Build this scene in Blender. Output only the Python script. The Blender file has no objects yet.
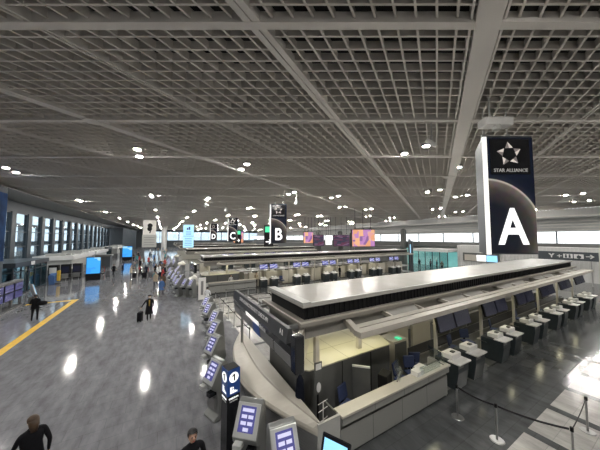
import bpy, bmesh, math, random
from mathutils import Vector, Matrix
random.seed(7)
sc = bpy.context.scene
COL = sc.collection
R = math.radians

# ---------------------------------------------------------------- materials
MATS = {}
def nodes_of(name):
    m = bpy.data.materials.new(name); m.use_nodes = True
    return m, m.node_tree, m.node_tree.nodes['Principled BSDF']
def mat(name, col, rough=.5, metal=0., var=.08, scale=6., emit=None, es=1., spec=.5, alpha=1., coat=0.):
    if name in MATS: return MATS[name]
    m, nt, b = nodes_of(name)
    b.inputs['Roughness'].default_value = rough; b.inputs['Metallic'].default_value = metal
    b.inputs['Specular IOR Level'].default_value = spec
    b.inputs['Coat Weight'].default_value = coat
    if var:
        tc = nt.nodes.new('ShaderNodeTexCoord'); n = nt.nodes.new('ShaderNodeTexNoise'); n.inputs['Scale'].default_value = scale
        n.inputs['Detail'].default_value = 3
        r = nt.nodes.new('ShaderNodeValToRGB')
        r.color_ramp.elements[0].position = .3; r.color_ramp.elements[1].position = .7
        r.color_ramp.elements[0].color = (*[c*(1-var) for c in col], 1)
        r.color_ramp.elements[1].color = (*[min(1, c*(1+var)) for c in col], 1)
        nt.links.new(tc.outputs['Object'], n.inputs['Vector']); nt.links.new(n.outputs['Fac'], r.inputs['Fac'])
        nt.links.new(r.outputs['Color'], b.inputs['Base Color'])
    else: b.inputs['Base Color'].default_value = (*col, 1)
    if emit:
        b.inputs['Emission Color'].default_value = (*emit, 1); b.inputs['Emission Strength'].default_value = es
    MATS[name] = m
    return m
def N(nt, t, **kw):
    n = nt.nodes.new(t)
    for k, v in kw.items(): setattr(n, k, v)
    return n

def floor_mat(name, c1, c2, mortar, w=.9, h=.9, rough=.2, ang=0.):
    m, nt, b = nodes_of(name)
    tc = N(nt, 'ShaderNodeTexCoord'); mp = N(nt, 'ShaderNodeMapping'); mp.inputs['Rotation'].default_value = (0, 0, ang)
    br = N(nt, 'ShaderNodeTexBrick', offset=.5); br.inputs['Scale'].default_value = 1
    br.inputs['Brick Width'].default_value = w; br.inputs['Row Height'].default_value = h
    br.inputs['Mortar Size'].default_value = .008; br.inputs['Color1'].default_value = (*c1, 1)
    br.inputs['Color2'].default_value = (*c2, 1); br.inputs['Mortar'].default_value = (*mortar, 1)
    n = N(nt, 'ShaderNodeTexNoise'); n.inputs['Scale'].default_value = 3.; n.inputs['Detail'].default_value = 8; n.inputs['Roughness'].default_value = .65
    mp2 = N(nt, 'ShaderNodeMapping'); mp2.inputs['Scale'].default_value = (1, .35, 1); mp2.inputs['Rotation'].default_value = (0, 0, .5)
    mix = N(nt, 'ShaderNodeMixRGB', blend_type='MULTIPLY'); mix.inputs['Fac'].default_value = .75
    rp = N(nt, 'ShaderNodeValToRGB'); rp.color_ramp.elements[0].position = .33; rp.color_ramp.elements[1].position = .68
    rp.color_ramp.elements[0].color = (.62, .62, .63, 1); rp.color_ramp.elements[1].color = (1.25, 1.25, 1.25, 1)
    L = nt.links.new
    L(tc.outputs['Object'], mp.inputs['Vector']); L(mp.outputs['Vector'], br.inputs['Vector'])
    L(tc.outputs['Object'], mp2.inputs['Vector']); L(mp2.outputs['Vector'], n.inputs['Vector']); L(n.outputs['Fac'], rp.inputs['Fac'])
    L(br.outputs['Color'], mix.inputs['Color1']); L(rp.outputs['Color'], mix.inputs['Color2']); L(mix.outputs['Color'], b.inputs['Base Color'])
    rr = N(nt, 'ShaderNodeMapRange'); rr.inputs['To Min'].default_value = rough*.8; rr.inputs['To Max'].default_value = rough*1.5
    L(n.outputs['Fac'], rr.inputs['Value']); L(rr.outputs['Result'], b.inputs['Roughness'])
    bp = N(nt, 'ShaderNodeBump'); bp.inputs['Strength'].default_value = .05; bp.inputs['Distance'].default_value = .02
    L(n.outputs['Fac'], bp.inputs['Height']); L(bp.outputs['Normal'], b.inputs['Normal'])
    MATS[name] = m
    return m
def glass_mat(name, tint, op=.12):
    m = bpy.data.materials.new(name); m.use_nodes = True; nt = m.node_tree; nt.nodes.clear()
    o = N(nt, 'ShaderNodeOutputMaterial'); t = N(nt, 'ShaderNodeBsdfTransparent'); g = N(nt, 'ShaderNodeBsdfGlossy'); mx = N(nt, 'ShaderNodeMixShader')
    t.inputs['Color'].default_value = (*tint, 1); g.inputs['Roughness'].default_value = .03; mx.inputs['Fac'].default_value = op
    nt.links.new(t.outputs[0], mx.inputs[1]); nt.links.new(g.outputs[0], mx.inputs[2]); nt.links.new(mx.outputs[0], o.inputs['Surface'])
    MATS[name] = m; return m
def seams_mat(name, col, seam, w, h, rough=.45, vert=False, ms=.012):
    """flat panels with joints"""
    m, nt, b = nodes_of(name)
    tc = N(nt, 'ShaderNodeTexCoord'); mp = N(nt, 'ShaderNodeMapping')
    if vert: mp.inputs['Rotation'].default_value = (R(90), 0, 0)
    br = N(nt, 'ShaderNodeTexBrick', offset=0.); br.inputs['Scale'].default_value = 1
    br.inputs['Brick Width'].default_value = w; br.inputs['Row Height'].default_value = h; br.inputs['Mortar Size'].default_value = ms
    br.inputs['Color1'].default_value = (*col, 1); br.inputs['Color2'].default_value = (*[c*.96 for c in col], 1); br.inputs['Mortar'].default_value = (*seam, 1)
    nt.links.new(tc.outputs['Object'], mp.inputs['Vector']); nt.links.new(mp.outputs['Vector'], br.inputs['Vector'])
    nt.links.new(br.outputs['Color'], b.inputs['Base Color']); b.inputs['Roughness'].default_value = rough
    MATS[name] = m; return m
def screen_mat(name, cols, scale=(3, 8), es=1.2, rough=.2, seed=0):
    """a lit screen with blocks of colour"""
    m, nt, b = nodes_of(name)
    tc = N(nt, 'ShaderNodeTexCoord'); mp = N(nt, 'ShaderNodeMapping'); mp.inputs['Scale'].default_value = (scale[0], scale[0], scale[1]); mp.inputs['Location'].default_value = (seed, seed*.7, seed*.3)
    v = N(nt, 'ShaderNodeTexVoronoi', distance='CHEBYCHEV'); v.inputs['Scale'].default_value = 1
    rp = N(nt, 'ShaderNodeValToRGB'); rp.color_ramp.interpolation = 'CONSTANT'
    for i, c in enumerate(cols):
        e = rp.color_ramp.elements[i] if i < 2 else rp.color_ramp.elements.new(i/len(cols))
        e.position = i/len(cols); e.color = (*c, 1)
    L = nt.links.new
    L(tc.outputs['Object'], mp.inputs['Vector']); L(mp.outputs['Vector'], v.inputs['Vector'])
    sp = N(nt, 'ShaderNodeSeparateColor'); L(v.outputs['Color'], sp.inputs['Color']); L(sp.outputs[0], rp.inputs['Fac'])
    L(rp.outputs['Color'], b.inputs['Emission Color']); b.inputs['Emission Strength'].default_value = es
    b.inputs['Base Color'].default_value = (.02, .02, .03, 1); b.inputs['Roughness'].default_value = rough
    MATS[name] = m; return m

M = {}
M['slat'] = mat('louvre_grey', (.60, .565, .52), .6, var=.05, scale=.5)
M['beam'] = mat('beam_grey', (.66, .63, .59), .55, var=.04, scale=.5)
M['beam_main'] = mat('main_beam_grey', (.70, .67, .63), .5, var=.04, scale=.5)
M['plenum'] = mat('plenum_black', (.012, .012, .012), .9, var=0)
M['lamp'] = mat('lamp_lens', (.9, .9, .9), .4, var=0, emit=(1., .965, .905), es=560.)
M['lamp_ring'] = mat('lamp_ring', (.5, .5, .5), .4)
M["floor"] = floor_mat("floor_tile", (.185, .187, .20), (.20, .202, .215), (.155, .157, .165), .9, .45, .075)
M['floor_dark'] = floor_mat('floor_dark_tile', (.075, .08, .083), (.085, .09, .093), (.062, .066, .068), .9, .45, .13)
M['marble'] = floor_mat('pale_floor_tile', (.36, .35, .335), (.42, .41, .39), (.3, .3, .29), .6, .6, .18)
M['yellow'] = mat('yellow_tape', (.75, .47, .05), .45, var=.1, scale=3)
M['cream'] = mat('cream_laminate', (.50, .47, .41), .28, var=.03, scale=2)
M['roof'] = mat('roof_laminate', (.42, .405, .375), .26, var=.05, scale=1.2)
M['ledge'] = mat('taupe_ledge', (.23, .215, .19), .4, var=.05, scale=2)
M['canopy'] = mat('canopy_laminate', (.41, .385, .34), .38, var=.04, scale=2)
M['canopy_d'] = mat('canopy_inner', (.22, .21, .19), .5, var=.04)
M['black'] = mat('black_panel', (.008, .008, .009), .55, var=0, spec=.2)
M['blackg'] = mat('black_gloss', (.012, .013, .016), .12, var=0)
M['dgrey'] = mat('dark_grey_panel', (.10, .102, .098), .45, var=.05)
M['header'] = mat('header_charcoal', (.05, .052, .055), .4, var=.05)
M['mgrey'] = mat('mid_grey_metal', (.22, .22, .22), .4, .3, var=.05)
M['lgrey'] = mat('light_grey_panel', (.42, .42, .40), .42, var=.04)
M['desk'] = seams_mat('desk_panels', (.27, .27, .255), (.12, .12, .12), 1.22, 4, .4)
M['roomtop'] = seams_mat('room_roof_panels', (.50, .48, .38), (.28, .27, .2), 1.2, 1.0, .5)
M['white'] = mat('white_plastic', (.72, .71, .69), .35, var=.03)
M['pedestal'] = mat('pedestal_charcoal', (.028, .036, .040), .3, var=.1)
M['steel'] = mat('brushed_steel', (.4, .4, .4), .35, .9, var=.05)
M['belt'] = mat('black_belt', (.01, .01, .014), .7, var=0)
M['navy'] = mat('navy_fabric', (.035, .05, .12), .7, var=.1)
M['kiosk'] = mat('kiosk_silver', (.22, .225, .22), .35, .35, var=.06)
M['kiosk_l'] = mat('kiosk_bezel', (.45, .46, .455), .3, .1, var=.03)
M['ribs'] = mat('ribbed_silver', (.27, .27, .27), .35, .5, var=.04)
M['glass'] = glass_mat('window_glass', (.80, .80, .79), .08)
M['glass_l'] = glass_mat('window_glass_tinted', (.52, .57, .60), .12)
M['dglass'] = glass_mat('door_glass', (.55, .68, .72), .15)
M['tglass'] = glass_mat('screen_glass', (.85, .9, .9), .18)
M['wall_dark'] = mat('wall_charcoal', (.05, .06, .07), .5, var=.06)
M['mullion'] = mat('mullion_charcoal', (.025, .032, .04), .4, var=.05)
M['wall_l'] = mat('wall_light', (.58, .58, .57), .6, var=.04)
M['bluepaint'] = mat('poster_blue', (.010, .045, .14), .7, var=.5, scale=.6, spec=.1)
M['txt'] = mat('lettering_white', (.85, .85, .85), .5, var=0, emit=(1, 1, 1), es=.5)
M['txt_dim'] = mat('lettering_grey', (.7, .7, .7), .5, var=0)
M['blue_sign'] = mat('sign_blue', (.02, .06, .22), .3, var=0, emit=(.02, .08, .35), es=.06)
M['lb_sign'] = mat('sign_light_blue', (.3, .55, .75), .3, var=0, emit=(.38, .68, .92), es=.42)
M['sky_screen'] = mat('sky_screen', (.2, .45, .7), .2, var=0, emit=(.30, .66, .98), es=.55)
M['ks'] = screen_mat('kiosk_screen', [(.02, .02, .07), (.04, .04, .12), (.05, .05, .15), (.03, .03, .1), (.6, .6, .75)], (10, 26), .4)
M['kscreen'] = mat('kiosk_screen_base', (.03, .03, .10), .2, var=0, emit=(.05, .05, .16), es=.8)
M['kbutton'] = mat('kiosk_button_light', (.5, .5, .65), .3, var=0, emit=(.5, .5, .7), es=.4)
M['mon'] = screen_mat('monitor_screen', [(.10, .12, .42), (.14, .16, .5), (.5, .5, .75), (.08, .09, .3)], (2.5, 7), .5)
M['monA'] = screen_mat('monitor_dim', [(.02, .025, .07), (.025, .03, .08), (.03, .035, .09)], (2.5, 7), .10)
M['fids'] = screen_mat('departures_screen', [(.10, .05, .10), (.15, .03, .07), (.04, .04, .07), (.22, .12, .2), (.03, .02, .05)], (.9, 3.4), .4)
M['fidsl'] = screen_mat('schedule_screen', [(.05, .05, .16), (.09, .09, .24), (.14, .13, .30)], (1.2, 9), .4)
M['led'] = screen_mat('video_wall', [(.9, .40, .20), (.55, .25, .55), (.95, .5, .25), (.30, .14, .35), (.85, .4, .35), (.8, .5, .5)], (1.3, 1.0), .52)
M['bluescreen'] = screen_mat('blue_advert', [(.03, .30, .85), (.05, .40, .95), (.04, .33, .9), (.35, .7, 1.)], (.8, 1.1), .6)
M['green'] = mat('sign_green', (.02, .3, .15), .4, var=0, emit=(.1, .8, .4), es=.5)
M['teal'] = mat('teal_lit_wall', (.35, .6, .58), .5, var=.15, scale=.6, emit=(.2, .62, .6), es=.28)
M['skin'] = mat('skin', (.45, .27, .19), .5, var=.04)
M['hair'] = mat('hair_black', (.012, .010, .010), .5, var=.1)
M['hair_b'] = mat('hair_brown', (.055, .03, .014), .5, var=.2)
for nm, c in dict(navyc=(.012, .014, .025), blackc=(.008, .008, .010), greyc=(.12, .12, .13), whitec=(.6, .6, .62), bluec=(.08, .16, .35),
                  redc=(.4, .05, .05), beigec=(.4, .33, .25), brownc=(.12, .08, .05), tealc=(.05, .2, .22), shoe=(.01, .01, .01), mustard=(.35, .24, .06)).items():
    M[nm] = mat('cloth_'+nm, c, .9, var=.12, scale=20, spec=.15)

# ---------------------------------------------------------------- mesh builder
class MB:
    def __init__(s): s.bm = bmesh.new()
    def box(s, x0, x1, y0, y1, z0, z1, mtx=None):
        vs = [s.bm.verts.new((x, y, z)) for z in (z0, z1) for x, y in ((x0, y0), (x1, y0), (x1, y1), (x0, y1))]
        if mtx: [setattr(v, 'co', mtx @ v.co) for v in vs]
        for f in ((3, 2, 1, 0), (4, 5, 6, 7), (0, 1, 5, 4), (1, 2, 6, 5), (2, 3, 7, 6), (3, 0, 4, 7)): s.bm.faces.new([vs[i] for i in f])
        return s
    def cbox(s, c, d, rz=0, ry=0, rx=0):
        m = Matrix.Translation(c) @ Matrix.Rotation(rz, 4, 'Z') @ Matrix.Rotation(ry, 4, 'Y') @ Matrix.Rotation(rx, 4, 'X')
        return s.box(-d[0]/2, d[0]/2, -d[1]/2, d[1]/2, -d[2]/2, d[2]/2, m)
    def bar(s, a, b, w, h):
        """box beam from a to b, w wide, h deep (hangs centred)"""
        a, b = Vector(a), Vector(b); d = b-a; L = d.length
        q = d.to_track_quat('X', 'Z').to_matrix().to_4x4()
        return s.box(0, L, -w/2, w/2, -h/2, h/2, Matrix.Translation(a) @ q)
    def cyl(s, c, r, h, n=16, r2=None, mtx=None, cap=True):
        r2 = r if r2 is None else r2
        mtx = mtx or Matrix.Identity(4)
        a = [s.bm.verts.new(mtx @ (Vector(c)+Vector((r*math.cos(2*math.pi*i/n), r*math.sin(2*math.pi*i/n), 0)))) for i in range(n)]
        b = [s.bm.verts.new(mtx @ (Vector(c)+Vector((r2*math.cos(2*math.pi*i/n), r2*math.sin(2*math.pi*i/n), h)))) for i in range(n)]
        for i in range(n): s.bm.faces.new((a[i], a[(i+1) % n], b[(i+1) % n], b[i]))
        if cap: s.bm.faces.new(a[::-1]); s.bm.faces.new(b)
        return s
    def tube(s, pts, r, n=8):
        pts = [Vector(p) for p in pts]; rings = []
        for i, p in enumerate(pts):
            d = (pts[min(i+1, len(pts)-1)]-pts[max(i-1, 0)]).normalized()
            u = d.orthogonal().normalized() if abs(d.z) > .9 else d.cross(Vector((0, 0, 1))).normalized()
            w = d.cross(u)
            rr = r[i] if isinstance(r, (list, tuple)) else r
            rings.append([s.bm.verts.new(p+u*rr*math.cos(2*math.pi*k/n)+w*rr*math.sin(2*math.pi*k/n)) for k in range(n)])
        for a, b in zip(rings, rings[1:]):
            for k in range(n): s.bm.faces.new((a[k], a[(k+1) % n], b[(k+1) % n], b[k]))
        s.bm.faces.new(rings[0][::-1]); s.bm.faces.new(rings[-1])
        return s
    def prism(s, poly, ax, a0, a1):
        """extrude a 2D polygon along axis ax ('x': poly in (y,z), 'y': (x,z), 'z': (x,y))"""
        def P(p, t): return {'x': (t, p[0], p[1]), 'y': (p[0], t, p[1]), 'z': (p[0], p[1], t)}[ax]
        A = [s.bm.verts.new(P(p, a0)) for p in poly]; B = [s.bm.verts.new(P(p, a1)) for p in poly]
        n = len(poly)
        for i in range(n): s.bm.faces.new((A[i], A[(i+1) % n], B[(i+1) % n], B[i]))
        s.bm.faces.new(A[::-1]); s.bm.faces.new(B)
        return s
    def poly(s, pts): s.bm.faces.new([s.bm.verts.new(p) for p in pts]); return s
    def sphere(s, c, r, sx=1, sy=1, sz=1, u=16, v=10):
        m = Matrix.Translation(c) @ Matrix.Diagonal((sx*r, sy*r, sz*r, 1))
        bmesh.ops.create_uvsphere(s.bm, u_segments=u, v_segments=v, radius=1, matrix=m); return s
    def build(s, name, m, parent=None, smooth=False, bevel=0, world=True):
        bm = s.bm
        bmesh.ops.recalc_face_normals(bm, faces=bm.faces[:])
        if parent and world:
            off = wloc(parent)
            for v in bm.verts: v.co -= off
        me = bpy.data.meshes.new(name); bm.to_mesh(me); bm.free()
        if smooth: me.polygons.foreach_set('use_smooth', [True]*len(me.polygons))
        for mm in (m if isinstance(m, (list, tuple)) else [m]): me.materials.append(mm)
        o = bpy.data.objects.new(name, me); COL.objects.link(o)
        if parent: o.parent = parent
        if bevel:
            b = o.modifiers.new('bevel', 'BEVEL'); b.width = bevel; b.segments = 2; b.limit_method = 'ANGLE'
        return o
def wloc(o):
    v = Vector((0, 0, 0))
    while o: v += o.location; o = o.parent
    return v
def tag(o, label=None, cat=None, group=None, kind=None):
    if label: o['label'] = label
    if cat: o['category'] = cat
    if group: o['group'] = group
    if kind: o['kind'] = kind
    return o
def empty(name, loc, rz=0):
    o = bpy.data.objects.new(name, None); COL.objects.link(o); o.location = loc; o.rotation_euler = (0, 0, rz)
    o.empty_display_size = .2
    return o
def struct(o): o['kind'] = 'structure'; return o
def copy_tree(o, parent=None, skip=()):
    c = o.copy(); COL.objects.link(c); c.parent = parent
    for ch in list(o.children):
        if ch.name.split('.')[0] not in skip: copy_tree(ch, c, skip)
    return c
def text(s, size, m, parent, loc, rot, bold=.0, align='CENTER', depth=.004, name='lettering', sx=1.):
    cu = bpy.data.curves.new('t', 'FONT'); cu.body = s; cu.size = size; cu.align_x = align; cu.align_y = 'CENTER'
    cu.extrude = depth; cu.offset = bold; cu.resolution_u = 3
    t = bpy.data.objects.new('t', cu); COL.objects.link(t)
    dg = bpy.context.evaluated_depsgraph_get()
    me = bpy.data.meshes.new_from_object(t.evaluated_get(dg)); bpy.data.objects.remove(t)
    me.materials.clear(); me.materials.append(m)
    o = bpy.data.objects.new(name, me); COL.objects.link(o); o.parent = parent; o.location = loc; o.rotation_euler = rot; o.scale = (sx, 1, 1)
    return o

# ---------------------------------------------------------------- camera
cam_d = bpy.data.cameras.new('camera'); cam = bpy.data.objects.new('camera', cam_d); COL.objects.link(cam)
cam_d.sensor_width = 36; cam_d.lens = 236/600*36; cam_d.clip_start = .05; cam_d.clip_end = 1000
cam.location = (0, 0, 5.5)
cam.rotation_euler = (R(90)+math.atan(13/236), 0, -R(29.95))
sc.camera = cam

# ================================================================ SETTING
CZ = 10.5
X0, X1, Y0, Y1 = -16.5, 60., -9., 168.
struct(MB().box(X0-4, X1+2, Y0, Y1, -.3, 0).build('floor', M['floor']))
# darker tile in front of and under the check-in rows; pale tile where people queue
for k in range(5):
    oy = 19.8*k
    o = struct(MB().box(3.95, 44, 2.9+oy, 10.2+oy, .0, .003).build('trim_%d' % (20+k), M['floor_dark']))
    y0 = -9 if k == 0 else 10.2+19.8*(k-1)
    struct(MB().box(3.95, 44, y0, 2.9+oy, .0, .004).build('trim_%d' % (30+k), M['marble']))
    b = MB()
    for i in range(18):
        x = 7.1+1.9*i
        b.box(x, x+.28, y0, 2.9+oy, .003, .0055)
    for yy in (() if k == 0 else (11.9+oy-19.8, 14.8+oy-19.8, 17.8+oy-19.8, 20.6+oy-19.8)): b.box(3.95, 44, yy, yy+.22, .003, .0055)
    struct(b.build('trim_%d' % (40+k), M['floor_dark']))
# yellow line on the floor
b = MB().box(-6.85, -6.47, 6, 28.6, .0, .004).box(-9.7, -6.85, 28.2, 28.6, 0, .004)
struct(b.build('trim_50', M['yellow']))

# ceiling: rhombic louvre (two families of blades at 60 degrees to the hall axis)
def clip(nx, ny, c, x0=X0, x1=X1, y0=Y0, y1=Y1):
    """the stretch of the line nx*x+ny*y=c inside the hall"""
    pts = []
    for x in (x0, x1):
        if abs(ny) > 1e-9:
            y = (c-nx*x)/ny
            if y0 <= y <= y1: pts.append((x, y))
    for y in (y0, y1):
        x = (c-ny*y)/nx
        if x0 <= x <= x1: pts.append((x, y))
    if len(pts) < 2: return None
    pts.sort(); a, b_ = pts[0], pts[-1]
    return None if (Vector(a)-Vector(b_)).length < .2 else (a, b_)
D = 4.45; P0 = .95; Q0 = 5.2; ND = 11
s60 = math.sin(R(60))
for fam, (nx, ny, c0) in enumerate(((.5, -s60, P0), (.5, s60, Q0))):
    b = MB(); bb = MB(); bm_ = MB()
    vals = [nx*x+ny*y for x in (X0, X1) for y in (Y0, Y1)]
    k0 = int(math.floor((min(vals)-c0)/D)); k1 = int(math.ceil((max(vals)-c0)/D))
    for k in range(k0, k1+1):
        for j in range(ND):
            c = c0+k*D+j*D/ND
            r = clip(nx, ny, c)
            if not r: continue
            (ax, ay), (bx, by) = r
            if j == 0:
                if fam == 0 and k == 0:
                    ax += nx*.2; bx += nx*.2; ay += ny*.2; by += ny*.2
                    bm_.bar((ax, ay, CZ+.02), (bx, by, CZ+.02), .50, .34)
                    for sgn in (-1, 1):
                        ox, oy = nx*sgn*.33, ny*sgn*.33
                        bm_.bar((ax+ox, ay+oy, CZ+.10), (bx+ox, by+oy, CZ+.10), .05, .3)
                else:
                    w = .34 if (fam == 0 and k in (-1, -3)) else (.17 if fam == 0 else .2)
                    if fam == 0 and k in (-1, -3):
                        for sgn in (-1, 1): bb.bar((ax+nx*sgn*.09, ay+ny*sgn*.09, CZ+.03), (bx+nx*sgn*.09, by+ny*sgn*.09, CZ+.03), .15, .24)
                        bb.bar((ax, ay, CZ+.07), (bx, by, CZ+.07), .06, .2)
                    elif fam == 0:
                        for sgn in (-1, 1): bb.bar((ax+nx*sgn*.06, ay+ny*sgn*.06, CZ+.05), (bx+nx*sgn*.06, by+ny*sgn*.06, CZ+.05), .05, .24)
                    else: bb.bar((ax, ay, CZ+.025), (bx, by, CZ+.025), w, .26)
            else:
                b.bar((ax, ay, CZ+.12), (bx, by, CZ+.12), .022, .22); b.bar((ax, ay, CZ+(.008 if fam else .004)), (bx, by, CZ+(.008 if fam else .004)), .05, .02)
    struct(b.build('ceiling' if fam == 0 else 'ceiling_louvre', M['slat']))
    struct(bb.build('trim_%d' % (1+fam*2), M['beam']))
    if fam == 0: struct(bm_.build('trim_2', M['beam_main']))
    else: bm_.bm.free()
# joint plates where the large beams cross
b = MB()
for k in range(-2, 8):
    for p in (0, -3):
        P = P0+p*D; Q = Q0+k*D; x = P+Q; y = (Q-P)/(2*s60)
        if X0 < x < X1 and 8 < y < 80:
            b.cyl((x, y, CZ-.18 if p == 0 else CZ-.13), .42 if p == 0 else .32, .04, 6)
struct(b.build('trim_4', M['beam']))
struct(MB().box(X0-4, X1+2, Y0, Y1, CZ+1.1, CZ+1.3).build('ceiling_plenum', M['plenum']))

# left side: window wall, soffit, doors
S = 5.14
struct(MB().box(X0-.3, X0, Y0, 31, 0, CZ).box(X0-.3, X0, 104, Y1, 0, CZ).build('wall_left', M['wall_dark']))
struct(MB().box(X0-4, X1+2, Y0-.3, Y0, 0, CZ+1.1).build('wall_light_block', M['wall_l']))  # unseen wall added behind the camera to keep sky light off the near ceiling
struct(MB().box(X0-.4, X0+.05, 31, 104, 8.75, CZ+1).build('wall_left_head', M['wall_dark']))
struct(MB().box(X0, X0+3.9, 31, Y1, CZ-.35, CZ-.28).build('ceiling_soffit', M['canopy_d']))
b = MB(); g = MB()
y = 35.; i = 0
ys = []
while y < 104: ys.append(y); y += 4.2
for i, y in enumerate(ys):
    w = MB().box(X0-.25, X0+.22, y-.52, y+.52, 0, 8.8)
    struct(w.build('trim_%d' % (60+i), M['mullion']))
    if i+1 < len(ys):
        y2 = ys[i+1]
        fr = MB()
        for z in (.1, 2.6, 4.4, 6.3, 8.7): fr.box(X0-.05, X0+.07, y+.3, y2-.3, z-.05, z+.05)
        fo = struct(fr.build('window_%d' % (i+1), M['mullion']))
        MB().box(X0-.02, X0, y+.3, y2-.3, .1, 8.75).build('pane', M['glass_l'], fo)
# outside: kerb road and pale parapet seen through the panes
struct(MB().box(-60, X0-.5, 20, 140, -.3, -.02).build('ground', M['lgrey']))
b = MB().box(-31, -30.4, 20, 200, 0, 1.2).box(-31, -30.4, 20, 200, 3.6, 4.6).box(-31, -30.4, 20, 200, 8.2, 9.0)
for j in range(20): b.box(-31.2, -30.2, 22+j*9, 22.6+j*9, 0, 9)
struct(b.build('wall_outside', M['mgrey']))

# blue poster wall at the left edge
t = empty('poster_wall', (-12.4, 26, 0)); tag(t, 'tall dark wall carrying a deep blue poster at the left edge of the hall', 'wall panel')
MB().box(-13.6, -12.1, 20, 30.9, 0, 9.9).build('panel', M['wall_dark'], t)
MB().box(-12.1, -12.04, 20.2, 30.8, 3.5, 9.4).build('poster', M['bluepaint'], t)

# vestibules
def vestibule(x0, x1, y0, y1, z1, label):
    t = empty('entrance_vestibule', ((x0+x1)/2, (y0+y1)/2, 0)); tag(t, label, 'entrance', 'glass entrance vestibules')
    MB().box(x0, x1+.15, y0-.1, y1+.1, z1-.45, z1).build('roof', M['mullion'], t)
    f = MB(); n = int((y1-y0)/1.25)
    for i in range(n+1):
        yy = y0+(y1-y0)*i/n; f.box(x1-.08, x1+.02, yy-.05, yy+.05, 0, z1-.45)
    f.box(x1-.08, x1+.02, y0, y1, .0, .12).box(x1-.08, x1+.02, y0, y1, 2.2, 2.3)
    f.box(x0, x1, y0-.05, y0+.05, 2.2, 2.3).box(x0, x1, y1-.05, y1+.05, 2.2, 2.3)
    f.build('frame', M['mullion'], t)
    MB().box(x1-.04, x1-.03, y0, y1, .1, z1-.45).build('glass_door', M['dglass'], t)
    MB().box(x0, x1, y0-.01, y0+.01, .1, z1-.45).build('glass_side', M['dglass'], t)
    MB().box(x0, x1, y1-.01, y1+.01, .1, z1-.45).build('glass_side', M['dglass'], t)
    return t
v = vestibule(-16.2, -12., 32.4, 39.6, 3.15, 'dark framed glass entrance vestibule beside the blue poster wall')
MB().box(-11.83, -11.8, 35.2, 36., 2.72, 3.1).build('exit_plate', M['txt_dim'], v)
vestibule(-16.2, -12.6, 78, 84, 3.0, 'dark framed glass entrance vestibule beyond the white service counters')

# white low shop roofs along the windows
for i, (y0, y1, x1) in enumerate(((46, 58, -11.2), (60.5, 72, -11.4), (86, 98, -11.4))):
    t = empty('service_counter', (-13.2, (y0+y1)/2, 0))
    tag(t, ['white roofed service counter block under the windows nearest the entrance', 'white roofed service counter block behind the nearest one', 'distant white roofed counter block by the window wall'][i], 'counter')
    MB().box(-15.4, x1, y0, y1, 2.35, 2.95).build('roof', M['white'], t, bevel=.03)
    MB().box(-15.2, x1-.3, y0+.3, y1-.3, 1.0, 2.35).build('upper_wall', M['lgrey'], t)
    MB().box(-15.2, x1-.1, y0+.2, y1-.2, 0, 1.0).build('front_counter', M['mgrey'], t)
    c = MB()
    for j in range(9):
        yy = y0+.7+j*(y1-y0-1.4)/8; c.box(-14.6+random.random(), -12.4+random.random()*.8, yy-.25, yy+.25, 2.95, 3.1+random.random()*.3)
    c.build('roof_box', M['lgrey'], t)

# far end wall with windows and round column
struct(MB().box(X0-4, -9.8, Y1-1, Y1, 0, CZ).box(1.5, 60, Y1-1, Y1, 0, 4.0).box(1.5, 60, Y1-1, Y1, 9.2, CZ).box(-9.8, 1.5, Y1-1, Y1, 0, 2.6).box(-9.8, 1.5, Y1-1, Y1, 9.4, CZ).build('wall_far', M['wall_dark']))
fr = MB()
for x in (-9.8, -6, -2.2, 1.5): fr.box(x-.1, x+.1, Y1-.8, Y1-.5, 2.6, 9.4)
fr.box(-9.8, 1.5, Y1-.8, Y1-.5, 6, 6.15)
fo = struct(fr.build('window_30', M['mullion']))
MB().box(-9.8, 1.5, Y1-.6, Y1-.58, 2.6, 9.4).build('pane', M['glass_l'], fo)
for j in range(9):
    fo = struct(MB().box(1.5+j*6.5, 1.9+j*6.5, Y1-1, Y1-.5, 4, 9.2).build('window_%d' % (31+j), M['mullion']))
    MB().box(1.9+j*6.5, 8+j*6.5, Y1-.6, Y1-.58, 4, 9.2).build('pane', M['glass_l'], fo)
# dark louvred block at the far left, part of the shell
b = MB().box(-16.4, -12.6, 104, 150, 0, 9.2)
for j in range(22): b.box(-12.62, -12.5, 105+j*2, 105.3+j*2, 0, 9.2)
struct(b.build('wall_left_louvred', M['wall_dark']))

for i, (x, y) in enumerate(((.1, 118),)):
    t = MB().cyl((x, y, 0), 1.0, 10.3, 24).cyl((x, y, 0), 1.08, .3, 24).build('column', M['wall_l'], smooth=False)
    tag(t, ['round grey column standing far down the hall beside the bright end window', 'round grey column in front of the far left louvred wall'][i], 'column')

# right (airside) wall
XR = 60.
struct(MB().box(XR, XR+.3, Y0, Y1, 0, 4.2).box(XR, XR+.3, Y0, Y1, 6.6, CZ).build('wall_right', M['wall_l']))
b = MB()
for j, z in enumerate((6.7, 7.2, 7.7, 8.2)): b.box(XR-4.5+.9*j, XR-4.2+.9*j, Y0, Y1, z, z+.12)
b.box(XR-5, XR, Y0, Y1, 8.9, 9.05)
struct(b.build('trim_5', M['beam_main']))
n = 0; y = -6.
while y < 160:
    n += 1
    fr = MB().box(XR-.1, XR+.1, y-.09, y+.09, 4.1, 6.7).box(XR-.1, XR+.1, y, y+6.5, 4.15, 4.25)
    fo = struct(fr.build('window_%d' % (40+n), M['mullion']))
    MB().box(XR+.02, XR+.03, y+.09, y+6.4, 4.2, 6.6).build('pane', M['glass'], fo)
    y += 6.5
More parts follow.
